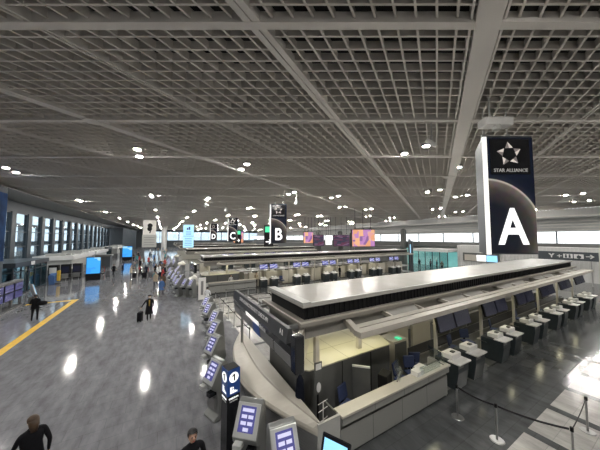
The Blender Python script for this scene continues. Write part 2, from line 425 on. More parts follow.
# upper gallery parapet and shop front block in front of it
struct(MB().box(48, 48.3, Y0, 140, 3.9, 4.75).box(48, XR, Y0, 140, 3.7, 3.9).build('wall_gallery', M['dgrey']))
b = MB().box(45.4, 48, 2.5, 22.6, 0, 4.25)
for j in range(56): b.box(45.32, 45.4, 2.6+j*.36, 2.8+j*.36, 0, 4.2)
struct(b.build('wall_corrugated', M['wall_l']))
struct(MB().box(45.5, 48, -9, 2.5, 0, 3.9).box(45.5, 48, 34.5, 140, 0, 3.7).build('wall_right_lower', M['dgrey']))
# teal lit lounge
t = empty('lounge_room', (44, 27.5, 0)); tag(t, 'teal lit glass fronted room with seated people beyond the end of the check-in rows', 'room')
MB().box(47.2, 47.4, 22.7, 34.5, 0, 3.3).build('back_wall_panel', M['teal'], t)
MB().box(42.5, 47.6, 22.7, 29.6, 3.0, 3.5).build('canopy', M['wall_l'], t)
fr = MB()
for j in range(6): fr.box(42.6, 42.7, 22.8+j*1.35, 22.9+j*1.35, 0, 3.0)
fr.build('frame', M['mullion'], t)
MB().box(42.62, 42.64, 22.8, 29.5, 0, 3.0).build('glass_front', M['tglass'], t)
b = MB()
# opening with bright counters in the corrugated wall
t = empty('shop_counter', (45, 19.2, 0)); tag(t, 'bright shop window with cream, white and blue panels in the corrugated wall', 'shop window')
MB().box(45.1, 45.3, 16.5, 21.6, 1.6, 3.0).build('frame', M['dgrey'], t)
for (y0, y1, mm, nm) in ((19.6, 21.3, 'cream', 'cream_panel'), (18.2, 19.5, 'txt', 'white_panel'), (16.7, 18.1, 'sky_screen', 'blue_panel')):
    MB().box(45.02, 45.1, y0, y1, 1.7, 2.7).build(nm, M[mm], t)
# direction sign on the right
t = empty('direction_sign', (42, 8.8, 2.85)); tag(t, 'long dark blue direction sign with white pictograms at the right edge', 'sign')
MB().box(41.95, 42.15, 6.3, 11.2, 2.85, 3.85).build('panel', M['wall_dark'], t)
q = MB()
def icon(y, w, z0=3.1, z1=3.6): q.box(41.9, 41.95, y-w/2, y+w/2, z0, z1)
icon(8.6, .75); icon(7.75, .75)
q.box(41.9, 41.95, 6.6, 7.2, 3.32, 3.4)
q.prism([(6.6, 3.36), (6.85, 3.6), (6.92, 3.55), (6.72, 3.36), (6.92, 3.17), (6.85, 3.12)], 'x', 41.9, 41.95)
q.prism([(9.7, 3.6), (9.9, 3.6), (9.98, 3.4), (10.1, 3.6), (10.25, 3.6), (10.03, 3.3), (10.03, 3.1), (9.93, 3.1), (9.93, 3.3)], 'x', 41.9, 41.95)
q.box(41.9, 41.95, 9.1, 9.5, 3.3, 3.38).box(41.9, 41.95, 9.27, 9.35, 3.15, 3.5)
q.build('pictograms', M['txt_dim'], t)
q = MB()
for y in (8.45, 8.75): q.cyl((0, 0, 0), .08, .03, 10, mtx=Matrix.Translation((41.86, y, 3.48)) @ Matrix.Rotation(R(90), 4, 'Y')).box(41.86, 41.9, y-.08, y+.08, 3.15, 3.4)
q.cyl((0, 0, 0), .18, .03, 14, mtx=Matrix.Translation((41.86, 7.72, 3.28)) @ Matrix.Rotation(R(90), 4, 'Y'))
q.box(41.86, 41.9, 7.74, 7.8, 3.3, 3.55).build('pictogram_figures', M['wall_dark'], t)
t.location.z = 2.85
MB().box(42.02, 42.08, 6.8, 6.9, 0, 2.85).box(42.02, 42.08, 10.6, 10.7, 0, 2.85).build('post', M['steel'], t)

# ================================================================ CEILING LIGHTS
def disc_lamp(x, y, z=CZ-.03):
    t = empty('ceiling_light', (x, y, z))
    return t
proto = empty('ceiling_light', (0, 0, 0))
MB().cyl((0, 0, -.02), .2, .14, 20, r2=.18).build('housing', M['lamp_ring'], proto)
MB().cyl((0, 0, -.03), .15, .012, 20).build('lens', M['lamp'], proto)
cols = [(-16.0, 8.7, 16), (-9.7, 9, 16.0), (-1.4, .2, 16.05), (4.65, .3, 15.5), (12, 8, 14.7), (17.6, 7.8, 14.4), (24.3, -.4, 14.6),
        (30, -.2, 14.5), (39.8, 7.4, 15.5), (47.9, 8.3, 15), (55, .4, 15)]
first = True; nl = 0
for ci, (x, ph, sp) in enumerate(cols):
    y = ph
    while y < 160:
        if y > -8:
            for dy in (-.66, .66):
                o = proto if first else copy_tree(proto); first = False; nl += 1
                o.location = (x, y+dy, CZ-.09)
                far = y > 45
                if ci in (2, 3) and y < 20: tag(o, 'round bright downlight of the near pair above the walkway, %s of the pair' % ('nearer' if dy < 0 else 'farther') if ci == 2 else 'round bright downlight %s in the pair above and left of sign B' % ('nearer' if dy < 0 else 'farther'), 'ceiling light')
                else: tag(o, ('small distant downlight in the louvred ceiling' if far else 'round bright downlight in the louvred ceiling') + (', left of the check-in rows' if x < 3 else ', over the check-in rows'), 'ceiling light',
                          ('distant' if far else 'near')+' downlights '+('over the walkway' if x < 3 else 'over the check-in rows'))
        y += sp

# ================================================================ HANGING DEVICES
def camera_dome(x, y, label):
    t = empty('security_camera', (x, y, CZ)); tag(t, label, 'security camera')
    MB().cyl((x, y, CZ-.7), .025, .75, 8).build('rod', M['lgrey'], t)
    MB().cyl((x, y, CZ-.78), .07, .2, 12).build('joint', M['lgrey'], t)
    m = Matrix.Translation((x, y, CZ-.92)) @ Matrix.Rotation(R(-40), 4, 'Z') @ Matrix.Rotation(R(125), 4, 'Y')
    MB().cyl((0, 0, -.28), .09, .5, 14, mtx=m).build('camera_body', M['white'], t)
camera_dome(9.9, 5.8, 'small white camera hanging on a rod from the ceiling above the near check-in island')
t = empty('projector', (9.75, 3.65, CZ)); tag(t, 'pale boxy projector hanging on a rod left above sign A', 'projector')
MB().cyl((9.75, 3.65, CZ-.9), .03, .86, 8).build('rod', M['lgrey'], t)
MB().cbox((9.9, 3.55, CZ-1.0), (.95, .4, .28), rz=R(-30)).build('body', M['white'], t, bevel=.03)
MB().cyl((9.85, 3.5, CZ-1.28), .13, .16, 14).build('lens', M['lgrey'], t)
for (x, y) in ((4.3, 30), (7.3, 33), (12.5, 22.5)):
    t = empty('ceiling_speaker', (x, y, CZ)); tag(t, 'small pale loudspeaker on a thin rod under the far ceiling near sign B', 'loudspeaker', 'loudspeakers on rods near sign B')
    MB().cyl((x, y, CZ-1.0), .03, 1.0, 8).build('rod', M['lgrey'], t)
    MB().cbox((x, y, CZ-1.15), (.3, .3, .35), rz=.6, rx=.4).build('speaker_box', M['white'], t)

# ================================================================ PILLAR SIGNS A, B, C, D
def planet_mat():
    m, nt, b = nodes_of('planet_print')
    tc = N(nt, 'ShaderNodeTexCoord'); vm = N(nt, 'ShaderNodeVectorMath', operation='DISTANCE'); vm.inputs[1].default_value = (-.9, 0, -1.6)
    sep = N(nt, 'ShaderNodeSeparateXYZ'); cmb = N(nt, 'ShaderNodeCombineXYZ')
    rp = N(nt, 'ShaderNodeValToRGB'); cr = rp.color_ramp
    cr.elements[0].position = 0; cr.elements[0].color = (.006, .007, .012, 1); cr.elements[1].position = 1; cr.elements[1].color = (.004, .006, .014, 1)
    for p, c in ((.50, (.006, .007, .012)), (.74, (.035, .03, .028)), (.87, (.10, .085, .075)), (.90, (.38, .33, .29)), (.915, (.012, .014, .022))):
        e = cr.elements.new(p); e.color = (*c, 1)
    n = N(nt, 'ShaderNodeTexNoise'); n.inputs['Scale'].default_value = 4; n.inputs['Detail'].default_value = 5
    mx = N(nt, 'ShaderNodeMixRGB', blend_type='MULTIPLY'); mx.inputs['Fac'].default_value = .6
    dv = N(nt, 'ShaderNodeMath', operation='DIVIDE'); dv.inputs[1].default_value = 2.22
    L = nt.links.new
    L(tc.outputs['Object'], sep.inputs[0]); L(sep.outputs[0], cmb.inputs[0]); L(sep.outputs[2], cmb.inputs[2]); L(cmb.outputs[0], vm.inputs[0])
    L(vm.outputs['Value'], dv.inputs[0]); L(dv.outputs[0], rp.inputs['Fac']); L(tc.outputs['Object'], n.inputs['Vector'])
    L(rp.outputs['Color'], mx.inputs['Color1']); L(n.outputs['Color'], mx.inputs['Color2'])
    L(mx.outputs['Color'], b.inputs['Base Color']); L(mx.outputs['Color'], b.inputs['Emission Color']); b.inputs['Emission Strength'].default_value = .8
    b.inputs['Roughness'].default_value = .5; b.inputs['Specular IOR Level'].default_value = .2
    return m
M['planet'] = planet_mat()
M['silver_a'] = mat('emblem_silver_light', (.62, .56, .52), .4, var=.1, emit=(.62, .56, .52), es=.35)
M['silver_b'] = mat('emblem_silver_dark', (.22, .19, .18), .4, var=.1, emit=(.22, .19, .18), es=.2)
M['strip'] = mat('light_strip', (.8, .8, .8), .3, var=0, emit=(1, .97, .92), es=.42)
def pillar_sign(x, y, letter, label, w=1.80, z0=4.92, z1=9.2):
    t = empty('pillar_sign', (x, y, z0), -R(30)); tag(t, label, 'sign')
    h = z1-z0; dep = w*s60
    B = dict(world=False)
    MB().prism([(-w/2, 0), (w/2, 0), (0, dep)], 'z', 0, h).build('pillar_body', M['wall_dark'], t, **B)
    MB().box(-w/2+.10, w/2-.02, -.03, -.001, .05, h-.08).build('printed_panel', M['planet'], t, **B).location = (0, 0, 0)
    p = t.children[-1]
    # put the panel's own origin at its middle so the print sits right
    for v in p.data.vertices: v.co.z -= 2.3
    p.location = (0, 0, 2.3)
    MB().box(-w/2-.02, -w/2+.10, -.07, .0, .0, h-.05).build('light_strip', M['strip'], t, **B)
    MB().box(-w/2+.22, w/2-.16, -.055, -.031, h-1.42, h-.12).build('emblem_panel', M['blackg'], t, **B)
    A = MB(); Bm = MB(); cz = h-.68
    for i in range(5):
        a = R(90+72*i); ca, sa = math.cos(a), math.sin(a)
        def pt(u, v): return (u*ca-v*sa, -.062, cz+u*sa+v*ca)     # u outwards, v tangential
        tip, l, rr, mid = pt(.45, .05), pt(.21, .145), pt(.23, -.145), pt(.22, .0)
        MB().poly([tip, l, mid]).build('emblem_dark_facet', M['silver_b'], t, **B); MB().poly([tip, mid, rr]).build('emblem_light_facet', M['silver_a'], t, **B)
    text('STAR ALLIANCE', .17, M['txt_dim'], t, (0.03, -.06, h-1.28), (R(90), 0, 0), .004, name='brand_lettering')
    text(letter, 1.78, M['txt'], t, (.02, -.055, .92), (R(90), 0, 0), .04, name='letter', sx=.84)
    for sx in (-.45, .45): MB().cyl((sx, .5, h), .09, .28, 12).cyl((sx, .5, h+.28), .025, CZ-z1-.1, 8).build('hanger', M['lgrey'], t, **B)
    return t
pillar_sign(10.72, 3.52, 'A', 'large black hanging pillar sign with a white letter A')
pillar_sign(10.72, 23.3, 'B', 'black hanging pillar sign with a white letter B')
pillar_sign(10.9, 43.6, 'C', 'smaller black pillar sign with a white letter C')
pillar_sign(11.2, 64.5, 'D', 'distant black pillar sign with a white letter D')

# ================================================================ CHECK-IN ISLANDS
def island_canopy(oy, label, detail=True, x1=30.):
    k_isl = oy > 1
    t = empty('island_canopy', (3.5, 7.2+oy, 0)); tag(t, label, 'check-in canopy')
    y = lambda v: v+oy
    MB().box(3.5, x1, y(5.9), y(8.5), 3.48, 3.58).build('roof_panel', M['roof'], t, bevel=.02)
    MB().box(3.5, 3.78, y(5.9), y(8.5), 3.58, 3.64).box(3.78, x1, y(5.9), y(5.98), 3.58, 3.61).build('roof_rim', M['lgrey'], t)
    b = MB().box(3.6, x1-.05, y(6.0), y(8.4), 3.12, 3.48)
    if detail:
        for i in range(130): b.box(3.7+i*.2, 3.76+i*.2, y(5.965), y(6.0), 3.13, 3.46)
    b.build('ribbed_band', M['black'], t)
    MB().box(3.32, x1+.1, y(5.72), y(8.68), 3.02, 3.12).build('ledge', M['ledge'], t)
    MB().box(3.32, x1+.1, y(5.72), y(5.80), 3.12, 3.15).box(3.32, 3.38, y(5.8), y(8.68), 3.12, 3.15).build('ledge_lip', M['canopy'], t)
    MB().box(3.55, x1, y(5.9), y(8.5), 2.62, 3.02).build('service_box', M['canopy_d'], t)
    for sgn, nm in ((-1, 'fascia'), (1, 'fascia')):
        def Y(v): return 7.2+oy+sgn*(7.2-v)
        lo = lambda a, b_: (min(a, b_), max(a, b_))
        f = MB()
        f.box(4.65, x1, *lo(Y(4.80), Y(5.06)), 2.79, 2.95)
        f.box(4.75, x1, *lo(Y(5.11), Y(5.34)), 2.79, 2.95)
        f.box(4.7, x1, *lo(Y(5.02), Y(5.15)), 2.79, 2.89)
        f.bar((4.74, Y(5.0), 2.87), (5.1, Y(6.0), 2.92), .18, .16)
        f.build('fascia', M['canopy'], t)
        if sgn > 0 and k_isl: continue
        xx = 6.6
        while xx < x1:
            MB().bar((xx, Y(5.3), 2.88), (xx+.15, Y(5.95), 2.92), .09, .12).build('crossbeam', M['canopy'], t); xx += 1.7
            if xx < x1-1:
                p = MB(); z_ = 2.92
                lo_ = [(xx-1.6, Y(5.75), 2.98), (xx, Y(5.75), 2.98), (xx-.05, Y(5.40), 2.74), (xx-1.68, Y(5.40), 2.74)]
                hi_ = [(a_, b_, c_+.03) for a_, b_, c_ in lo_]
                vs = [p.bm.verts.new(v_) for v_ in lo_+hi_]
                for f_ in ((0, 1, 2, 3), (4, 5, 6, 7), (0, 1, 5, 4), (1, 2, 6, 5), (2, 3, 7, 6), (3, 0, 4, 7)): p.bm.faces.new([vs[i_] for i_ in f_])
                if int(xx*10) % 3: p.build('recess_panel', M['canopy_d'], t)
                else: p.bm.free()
    xx = 9.4
    while xx < x1:
        for yy in (5.6, 8.8): MB().box(xx-.05, xx+.05, y(yy)-.05, y(yy)+.05, 0, 2.79).build('post', M['canopy'], t)
        xx += 3.7
    return t
names = ['nearest', 'second', 'third', 'fourth', 'fifth', 'sixth']
for k in range(6):
    island_canopy(19.8*k, ['long low roof with ribbed black band over the nearest check-in row, under sign A', 'long pale roof over the second check-in row, beneath sign B', 'thin pale roof over the third check-in row, beneath sign C',
                           'distant roof strip over the fourth check-in row', 'distant roof strip over the fifth check-in row', 'farthest roof strip over the sixth check-in row'][k], k < 2, 30. if k != 1 else 36.)
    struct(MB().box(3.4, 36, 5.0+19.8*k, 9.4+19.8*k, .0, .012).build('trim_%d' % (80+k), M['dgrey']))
    # cove lamps under the canopy
    for i in range(6 if k < 2 else 3):
        ld = bpy.data.lights.new('cove_lamp', 'AREA'); ld.shape = 'RECTANGLE'; ld.size = 3.2 if k < 2 else 7; ld.size_y = .25; ld.energy = (12 if k < 2 else 40); ld.color = (1, .93, .62)
        lo = bpy.data.objects.new('cove_lamp', ld); COL.objects.link(lo); lo.location = (5.8+i*(4.4 if k < 2 else 8.8), 5.62+19.8*k if i else 6.1+19.8*k, 2.58)

# ---- island prow (curved information counter end)
def prow(oy, label, detail=True):
    t = empty('curved_counter', (3, 7.5+oy, 0)); tag(t, label, 'counter')
    key = [(3.3, 11.5), (2.72, 10.3), (2.40, 8.9), (2.30, 7.7), (2.48, 6.7), (2.83, 5.7), (3.25, 4.80)]
    # smooth the outline
    pts = []
    for i in range(len(key)-1):
        p0 = Vector(key[max(i-1, 0)]); p1 = Vector(key[i]); p2 = Vector(key[i+1]); p3 = Vector(key[min(i+2, len(key)-1)])
        for s_ in range(5):
            u = s_/5
            pts.append(.5*((2*p1)+(p2-p0)*u+(2*p0-5*p1+4*p2-p3)*u*u+(3*p1-p0-3*p2+p3)*u**3))
    pts.append(Vector(key[-1]))
    def loft(rows, nm, m, smooth=True):
        b = MB()
        vr = [[b.bm.verts.new(p) for p in row] for row in rows]
        for a, c in zip(vr, vr[1:]):
            for i in range(len(a)-1): b.bm.faces.new((a[i], a[i+1], c[i+1], c[i]))
        return b.build(nm, m, t, smooth=smooth)
    n = len(pts)
    inner = [Vector((3.32, max(4.78, min(p.y, 10.6)))) for p in pts]
    def row(fr, z, out=0.): return [Vector((p.x+(q.x-p.x)*fr-out, p.y+(q.y-p.y)*fr+oy, z)) for p, q in zip(pts, inner)]
    loft([row(-.03, .86), row(-.06, .93), row(0, 1.0), row(.52, 1.12)], 'sloped_top', M['cream'], False)
    loft([row(.52, 1.12), row(.56, 1.16), row(1, 1.16), row(1.0, .1)], 'inner_top', M['canopy'], False)
    # ribbed wall
    rows = [row(.02, .86)]
    nr = 12
    for i in range(nr):
        z = .86-(i+.0)*.86/nr; dz = .86/nr; f = .10+.02*i
        rows += [row(f, z-.01), row(f, z-dz*.7), row(f+.05, z-dz*.75), row(f+.05, z-dz)]
    loft(rows, 'ribbed_wall', M['ribs'], False)
    MB().box(3.25, 3.90, 4.78+oy, 4.84+oy, 0, 1.13).build('end_panel', M['lgrey'], t)
    return t
for k in range(4):
    prow(19.8*k, ['large cream topped curved counter with ribbed wall at the near row\'s end', 'cream curved counter at the end of the second check-in row', 'cream curved counter at the end of the third check-in row', 'distant curved counter at the end of the fourth row'][k])

# ---- service desks
def service_desk(oy, label, x0=3.95, x1=8.7):
    t = empty('service_desk', (6.3, 4.9+oy, 0)); tag(t, label, 'desk')
    y = lambda v: v+oy
    MB().box(x0, x1, y(4.82), y(4.95), .08, .72).build('lower_front', M['desk'], t)
    MB().box(x0, x1, y(4.88), y(4.95), 0, .08).build('plinth', M['dgrey'], t)
    MB().prism([(y(4.86), .74), (y(4.74), .86), (y(4.74), 1.04), (y(4.95), 1.04), (y(4.95), .74)], 'x', x0, x1).build('upper_front', M['desk'], t)
    MB().box(x0-.04, x1+.03, y(4.70), y(5.06), 1.06, 1.12).build('transaction_ledge', M['cream'], t, bevel=.01)
    MB().box(x0, x1, y(4.95), y(5.38), .74, .78).build('worktop', M['ledge'], t)
    MB().box(x0-.03, x0+.02, y(4.86), y(5.5), 0, 1.05).build('end_panel', M['dgrey'], t)
    MB().box(x1-.03, x1+.02, y(4.86), y(5.5), 0, 1.05).build('end_panel', M['lgrey'], t)
    m = MB()
    for xx in (5.3, 6.6, 7.7): m.box(xx, xx+.04, y(5.0), y(5.35), .0, .74)
    m.build('divider', M['dgrey'], t)
    return t
for k in range(3): service_desk(19.8*k, ['long pale service desk with seamed front at the near row', 'pale service desk of the second row behind the queue posts', 'distant service desk of the third row'][k])

for k in range(5):
    oy = 19.8*k
    t = empty('rear_counter', (18, 9.6+oy, .012)); tag(t, ['long pale counter on the hidden far side of the nearest row', 'long pale counter along the far side of the second row', 'long pale counter along the far side of the third row',
        'long pale counter along the far side of the fourth row', 'long pale counter along the far side of the fifth row'][k], 'counter')
    MB().box(4.0, 30 if k != 1 else 35, 9.35+oy, 9.5+oy, .012, 1.3).build('counter_front', M['lgrey'], t)
    MB().box(4.0, 30 if k != 1 else 35, 9.2+oy, 9.6+oy, 1.3, 1.36).build('counter_top', M['ledge'], t)
# ---- check-in counters
def make_unit():
    t = empty('check_in_counter', (0, 0, 0))
    MB().prism([(.0, .93), (.0, .62), (.10, .0), (.85, .0), (.85, .93)], 'x', -.36, .36).build('pedestal', M['pedestal'], t, bevel=.01)
    MB().box(-.40, .40, -.08, .34, .93, .98).build('counter_top', M['white'], t, bevel=.008)
    MB().box(-.30, .30, .22, .62, .98, 1.16).build('raised_box', M['white'], t, bevel=.015)
    MB().box(-.06, .10, .32, .44, 1.16, 1.20).build('card_reader', M['dgrey'], t)
    MB().box(-.36, .36, .62, 1.05, .70, .74).build('staff_worktop', M['ledge'], t)
    MB().cbox((.15, .78, .86), (.34, .04, .24), rz=.4).build('terminal', M['black'], t)
    MB().box(-.34, .0, -.005, .0, .78, .86).build('number_plate', M['mgrey'], t)
    return t
def make_conveyor():
    t = empty('baggage_conveyor', (0, 0, 0))
    MB().box(-.26, .26, .05, 1.5, .0, .30).build('conveyor_frame', M['mgrey'], t)
    MB().box(-.22, .22, .08, 1.48, .30, .33).build('conveyor_belt', M['belt'], t)
    MB().box(-.26, .26, -.02, .05, .02, .26).build('front_plate', M['steel'], t)
    return t
def make_monitor(sm):
    t = empty('hanging_monitor', (0, 0, 0))
    MB().cbox((0, 0, 0), (1.0, .07, .56), rx=R(-14)).build('housing', M['black'], t)
    MB().cbox((0, -.042, -.01), (.93, .01, .50), rx=R(-14)).build('screen', M[sm], t)
    MB().box(-.03, .03, .02, .06, .2, .46).build('hanger', M['mgrey'], t)
    return t
def office_chair():
    t = empty('office_chair', (0, 0, 0))
    MB().box(-.24, .24, -.24, .24, .44, .52).build('seat', M['navy'], t, bevel=.05)
    MB().cbox((0, .25, .78), (.44, .06, .42), rx=R(-10)).build('backrest', M['navy'], t, bevel=.05)
    MB().box(-.03, .03, .22, .27, .46, .7).build('back_bracket', M['black'], t)
    b = MB().cyl((0, 0, .1), .03, .35, 8)
    for i in range(5):
        a = R(72*i); b.bar((0, 0, .1), (.28*math.cos(a), .28*math.sin(a), .06), .04, .04)
        b.sphere((.28*math.cos(a), .28*math.sin(a), .035), .034, u=8, v=6)
    b.build('base', M['black'], t)
    return t
units = {'u': make_unit(), 'c': make_conveyor(), 'm': make_monitor('mon'), 'mA': make_monitor('monA'), 'ch': office_chair()}
used = {k: False for k in units}
def place(key, loc, rz, label, cat, group=None, s=1.):
    o = units[key] if not used[key] else copy_tree(units[key])
    used[key] = True
    o.location = loc; o.rotation_euler = (0, 0, rz); o.scale = (s, s, s)
    if 'group' in o and not group: del o['group']
    return tag(o, label, cat, group)
ordn = ['first', 'second', 'third', 'fourth', 'fifth', 'sixth', 'seventh']
def row(oy, c0, pitch, n, which, mk, half=.64):
    for i in range(n):
        cx = c0+pitch*i
        for j, sx in enumerate((-half, half)):
            pos = '%s one of the %s pair from the desk' % ('left' if j == 0 else 'right', ordn[i])
            gl = None if which != 'third' else 'counters of the third row'
            place('u', (cx+sx, 4.72+oy, .012), 0, 'dark check-in counter, %s row, %s' % (which, pos) if gl is None else 'distant dark check-in counter with white top in the third row', 'check-in counter', gl)
            if which != 'third' or i < 5:
                place(mk, (cx+sx*.95+.1, 5.40+oy, 2.2 if mk == 'mA' else 2.28), 0, ('dark navy monitor' if mk == 'mA' else 'lit blue monitor')+', %s row, above the %s' % (which, pos) if gl is None else 'tiny blue monitor hanging under the third canopy',
                      'monitor', None if gl is None else 'monitors under the third canopy', s=1.18 if mk == 'mA' else 1.)
        if which != 'third':
            place('c', (cx+half*2+.0, 4.9+oy, .012), 0, 'low steel fronted baggage conveyor right of the %s counter pair in the %s row' % (ordn[i], which), 'conveyor')
row(0, 10.25, 3.7, 6, 'nearest', 'mA')
row(19.8, 10.3, 4.25, 6, 'second', 'm')
row(39.6, 10.3, 4.25, 5, 'third', 'm')
# collecting belt, back partitions
for k, which in ((0, 'nearest'), (1, 'second')):
    oy = 19.8*k
    t = empty('collecting_belt', (19, 6.9+oy, .012)); tag(t, 'long black collecting belt running behind the counters of the %s row' % which, 'conveyor')
    MB().box(9.2, 30, 6.55+oy, 7.25+oy, .012, .42).build('belt_frame', M['mgrey'], t)
    MB().box(9.2, 30, 6.62+oy, 7.18+oy, .42, .45).build('belt', M['belt'], t)
    for i in range(12):
        x = 8.9+i*1.8
        t = empty('partition_panel', (x, 7.6+oy, .012)); tag(t, 'low %s partition panel behind the collecting belt of the %s row' % ('cream' if k or i < 2 else 'dark grey', which), 'partition', '%s partition panels of the %s row' % ('cream' if k or i < 2 else 'dark', which))
        hgt = 1.45 if k else (1.25 if i < 2 else .9)
        MB().box(x, x+1.45, 7.5+oy, 7.62+oy, .012, hgt).build('panel', M['cream' if k or i < 2 else 'dgrey'], t)
        MB().box(x, x+1.45, 7.48+oy, 7.64+oy, hgt, hgt+.04).build('cap', M['ledge'], t)
# cream boxes right behind the second row counters (lit staff cabinets)
for i in range(13):
    x = 9.2+i*2.08
    t = empty('staff_cabinet', (x, 26.2, .012)); tag(t, 'cream staff cabinet under the monitors of the second row', 'cabinet', 'staff cabinets of the second row')
    MB().box(x-.75, x+.75, 26.15, 26.55, .012, 1.55).build('carcass', M['cream'], t)
    MB().box(x-.70, x-.02, 26.13, 26.15, .1, 1.45).build('door', M['cream'], t)
    MB().box(x+.02, x+.70, 26.13, 26.15, .1, 1.45).build('door', M['cream'], t)
    MB().box(x-.3, x+.25, 26.2, 26.45, 1.55, 1.72).build('printer', M['white' if i % 2 else 'dgrey'], t)
chairs = [(4.95, 5.62, .3), (7.5, 5.70, .3), (8.15, 5.75, -.4), (8.85, 6.3, 2.6), (11.7, 6.05, .2), (12.9, 6.1, -.5), (15.9, 6.1, .3), (19.3, 6.1, .1), (22.9, 6.1, .4)]
cl = ['navy office chair against the grey room wall behind the near service desk', 'navy office chair by the glass screen at the near desk', 'navy office chair at the right end of the near service desk',
      'raised navy chair beside the cream cabinet past the near desk'] + ['navy office chair behind the %s counter pair of the nearest row' % w for w in ordn[:5]]
for (x, y, a), l in zip(chairs, cl): place('ch', (x, y, .012), a, l, 'chair')
for i, (x, y, a) in enumerate([(5.5, 25.42, .1), (6.9, 25.42, .2), (12.3, 25.6, .1)]): place('ch', (x, y, .012), a, 'dark office chair behind the second row, %s from the left' % ordn[i], 'chair')

# ---- back office of the nearest island
t = empty('back_office', (5.2, 6.8, .012)); tag(t, 'dark grey walled staff room with a lit cream roof at the near row', 'staff room')
plan = [(3.45, 6.25), (3.75, 5.96), (7.15, 5.96), (7.45, 6.7), (7.2, 8.4), (3.55, 8.4)]
MB().prism(plan, 'z', .012, 1.66).build('room_walls', M['dgrey'], t)
MB().prism([(x+(0.03 if x > 5 else -.03), y+(-.03 if y < 6 else .03)) for x, y in plan], 'z', 1.66, 1.70).build('room_roof', M['roomtop'], t)
for x in (4.95, 6.2): MB().box(x, x+.02, 5.945, 5.965, .05, 1.64).build('wall_joint', M['black'], t)
for (x, y) in ((4.15, 6.2), (5.95, 6.25)):
    q = MB().box(x-.07, x+.07, y-.07, y+.07, 1.70, 2.95).build('lit_column', M['cream'], t)
MB().bar((4.05, 6.6, 2.5), (3.15, 5.5, 2.5), .12, .9).build('slanted_fin', M['cream'], t)
ld = bpy.data.lights.new('office_lamp', 'AREA'); ld.shape = 'RECTANGLE'; ld.size = 2.6; ld.size_y = .5; ld.energy = 4.5; ld.color = (1, .93, .60)
lo = bpy.data.objects.new('office_lamp', ld); COL.objects.link(lo); lo.location = (5.2, 6.9, 2.5)
t = empty('desk_partition', (5.3, 5.4, .012)); tag(t, 'low angled partition with a white top rail between room wall and near desk', 'partition')
MB().bar((5.35, 5.93, .75), (5.75, 5.55, .75), .04, 1.3).build('partition_board', M['dgrey'], t)
MB().bar((5.35, 5.93, 1.42), (5.75, 5.55, 1.42), .06, .05).build('top_rail', M['white'], t)
# narrow name board with a round mark, hooks
t = empty('name_board', (3.75, 5.6, .9)); tag(t, 'narrow dark board with a white oval at the room corner', 'sign')
MB().cbox((3.82, 5.62, 1.62), (.24, .03, .85)).build('board', M['dgrey'], t)
MB().cbox((3.82, 5.60, 1.93), (.18, .01, .16)).build('red_white_square', M['white'], t)
MB().cyl((0, 0, 0), .07, .01, 16, mtx=Matrix.Translation((3.82, 5.60, 1.38)) @ Matrix.Rotation(R(90), 4, 'X') @ Matrix.Diagonal((1, 1.9, 1, 1))).build('oval_mark', M['txt_dim'], t)
MB().box(3.80, 3.84, 5.63, 5.66, .012, 1.3).build('stand', M['black'], t)
t = empty('coat_rack', (3.7, 5.2, .012)); tag(t, 'spindly white wire coat rack standing on the dark floor inside the near counter', 'coat rack')
q = MB().cyl((3.72, 5.25, .012), .012, 1.2, 8).cyl((3.72, 5.25, .012), .16, .02, 14)
for j, z in enumerate((.5, .75, 1.0, 1.18)): q.bar((3.58, 5.22+.02*j, z), (3.9, 5.30, z+.03), .012, .012)
q.build('wire_frame', M['white'], t)
t = empty('hanging_coat', (3.45, 5.85, 1.0)); tag(t, 'dark navy coat hanging on the left corner of the staff room', 'coat')
MB().tube([(3.38, 5.86, 1.72), (3.37, 5.84, 1.6), (3.36, 5.84, 1.3), (3.37, 5.84, .85)], [.03, .10, .12, .14], 10).build('coat', M['navyc'], t, smooth=True)

# things on the near desk
t = empty('desk_monitor', (6.15, 5.3, .78)); tag(t, 'black boxy monitor standing on the near service desk', 'monitor')
MB().cbox((6.15, 5.32, 1.06), (.46, .30, .42), rz=.35).build('case', M['black'], t, bevel=.02)
MB().box(6.05, 6.25, 5.22, 5.42, .78, .86).build('foot', M['black'], t)
for (x, y, rz, l) in ((6.55, 5.02, .5, 'clear slanted glass screen in the middle of the near service desk'), (8.55, 5.0, 1.35, 'clear glass screen at the right end of the near service desk')):
    t = empty('glass_screen', (x, y, 1.12)); tag(t, l, 'glass screen')
    MB().cbox((x, y+.1, 1.36), (.62, .015, .44), rz=rz, rx=R(-20)).build('glass', M['tglass'], t)
    MB().cbox((x, y+.1, 1.14), (.62, .04, .03), rz=rz).build('foot_rail', M['steel'], t)
t = MB().box(7.2, 8.3, 4.80, 4.84, 1.13, 1.36).build('glass_screen', M['tglass']); tag(t, 'low clear glass guard along the front edge of the near desk', 'glass screen')
def flat(nm, x, y, z, w, d, h, rz, m, label, cat, group=None):
    o = empty(nm, (x, y, z), rz); tag(o, label, cat, group)
    MB().box(-w/2, w/2, -d/2, d/2, 0, h).build('body', M[m], o, bevel=.005, world=False)
    return o
flat('paper_tray', 4.9, 5.25, .78, .3, .24, .03, .2, 'white', 'white paper sheet on the left of the near desk worktop', 'paper')
flat('keyboard', 5.45, 5.2, .78, .42, .16, .03, .1, 'lgrey', 'grey keyboard on the near desk left of the black monitor', 'keyboard')
flat('keyboard', 7.1, 5.25, .78, .42, .16, .03, -.1, 'lgrey', 'grey keyboard on the near desk behind the low glass guard', 'keyboard')
flat('printer', 7.2, 4.92, 1.12, .36, .24, .14, .1, 'white', 'white boxy printer on the ledge of the near service desk', 'printer')
flat('printer', 7.95, 5.3, .78, .4, .3, .22, .1, 'white', 'white printer on the worktop at the right of the near desk', 'printer')
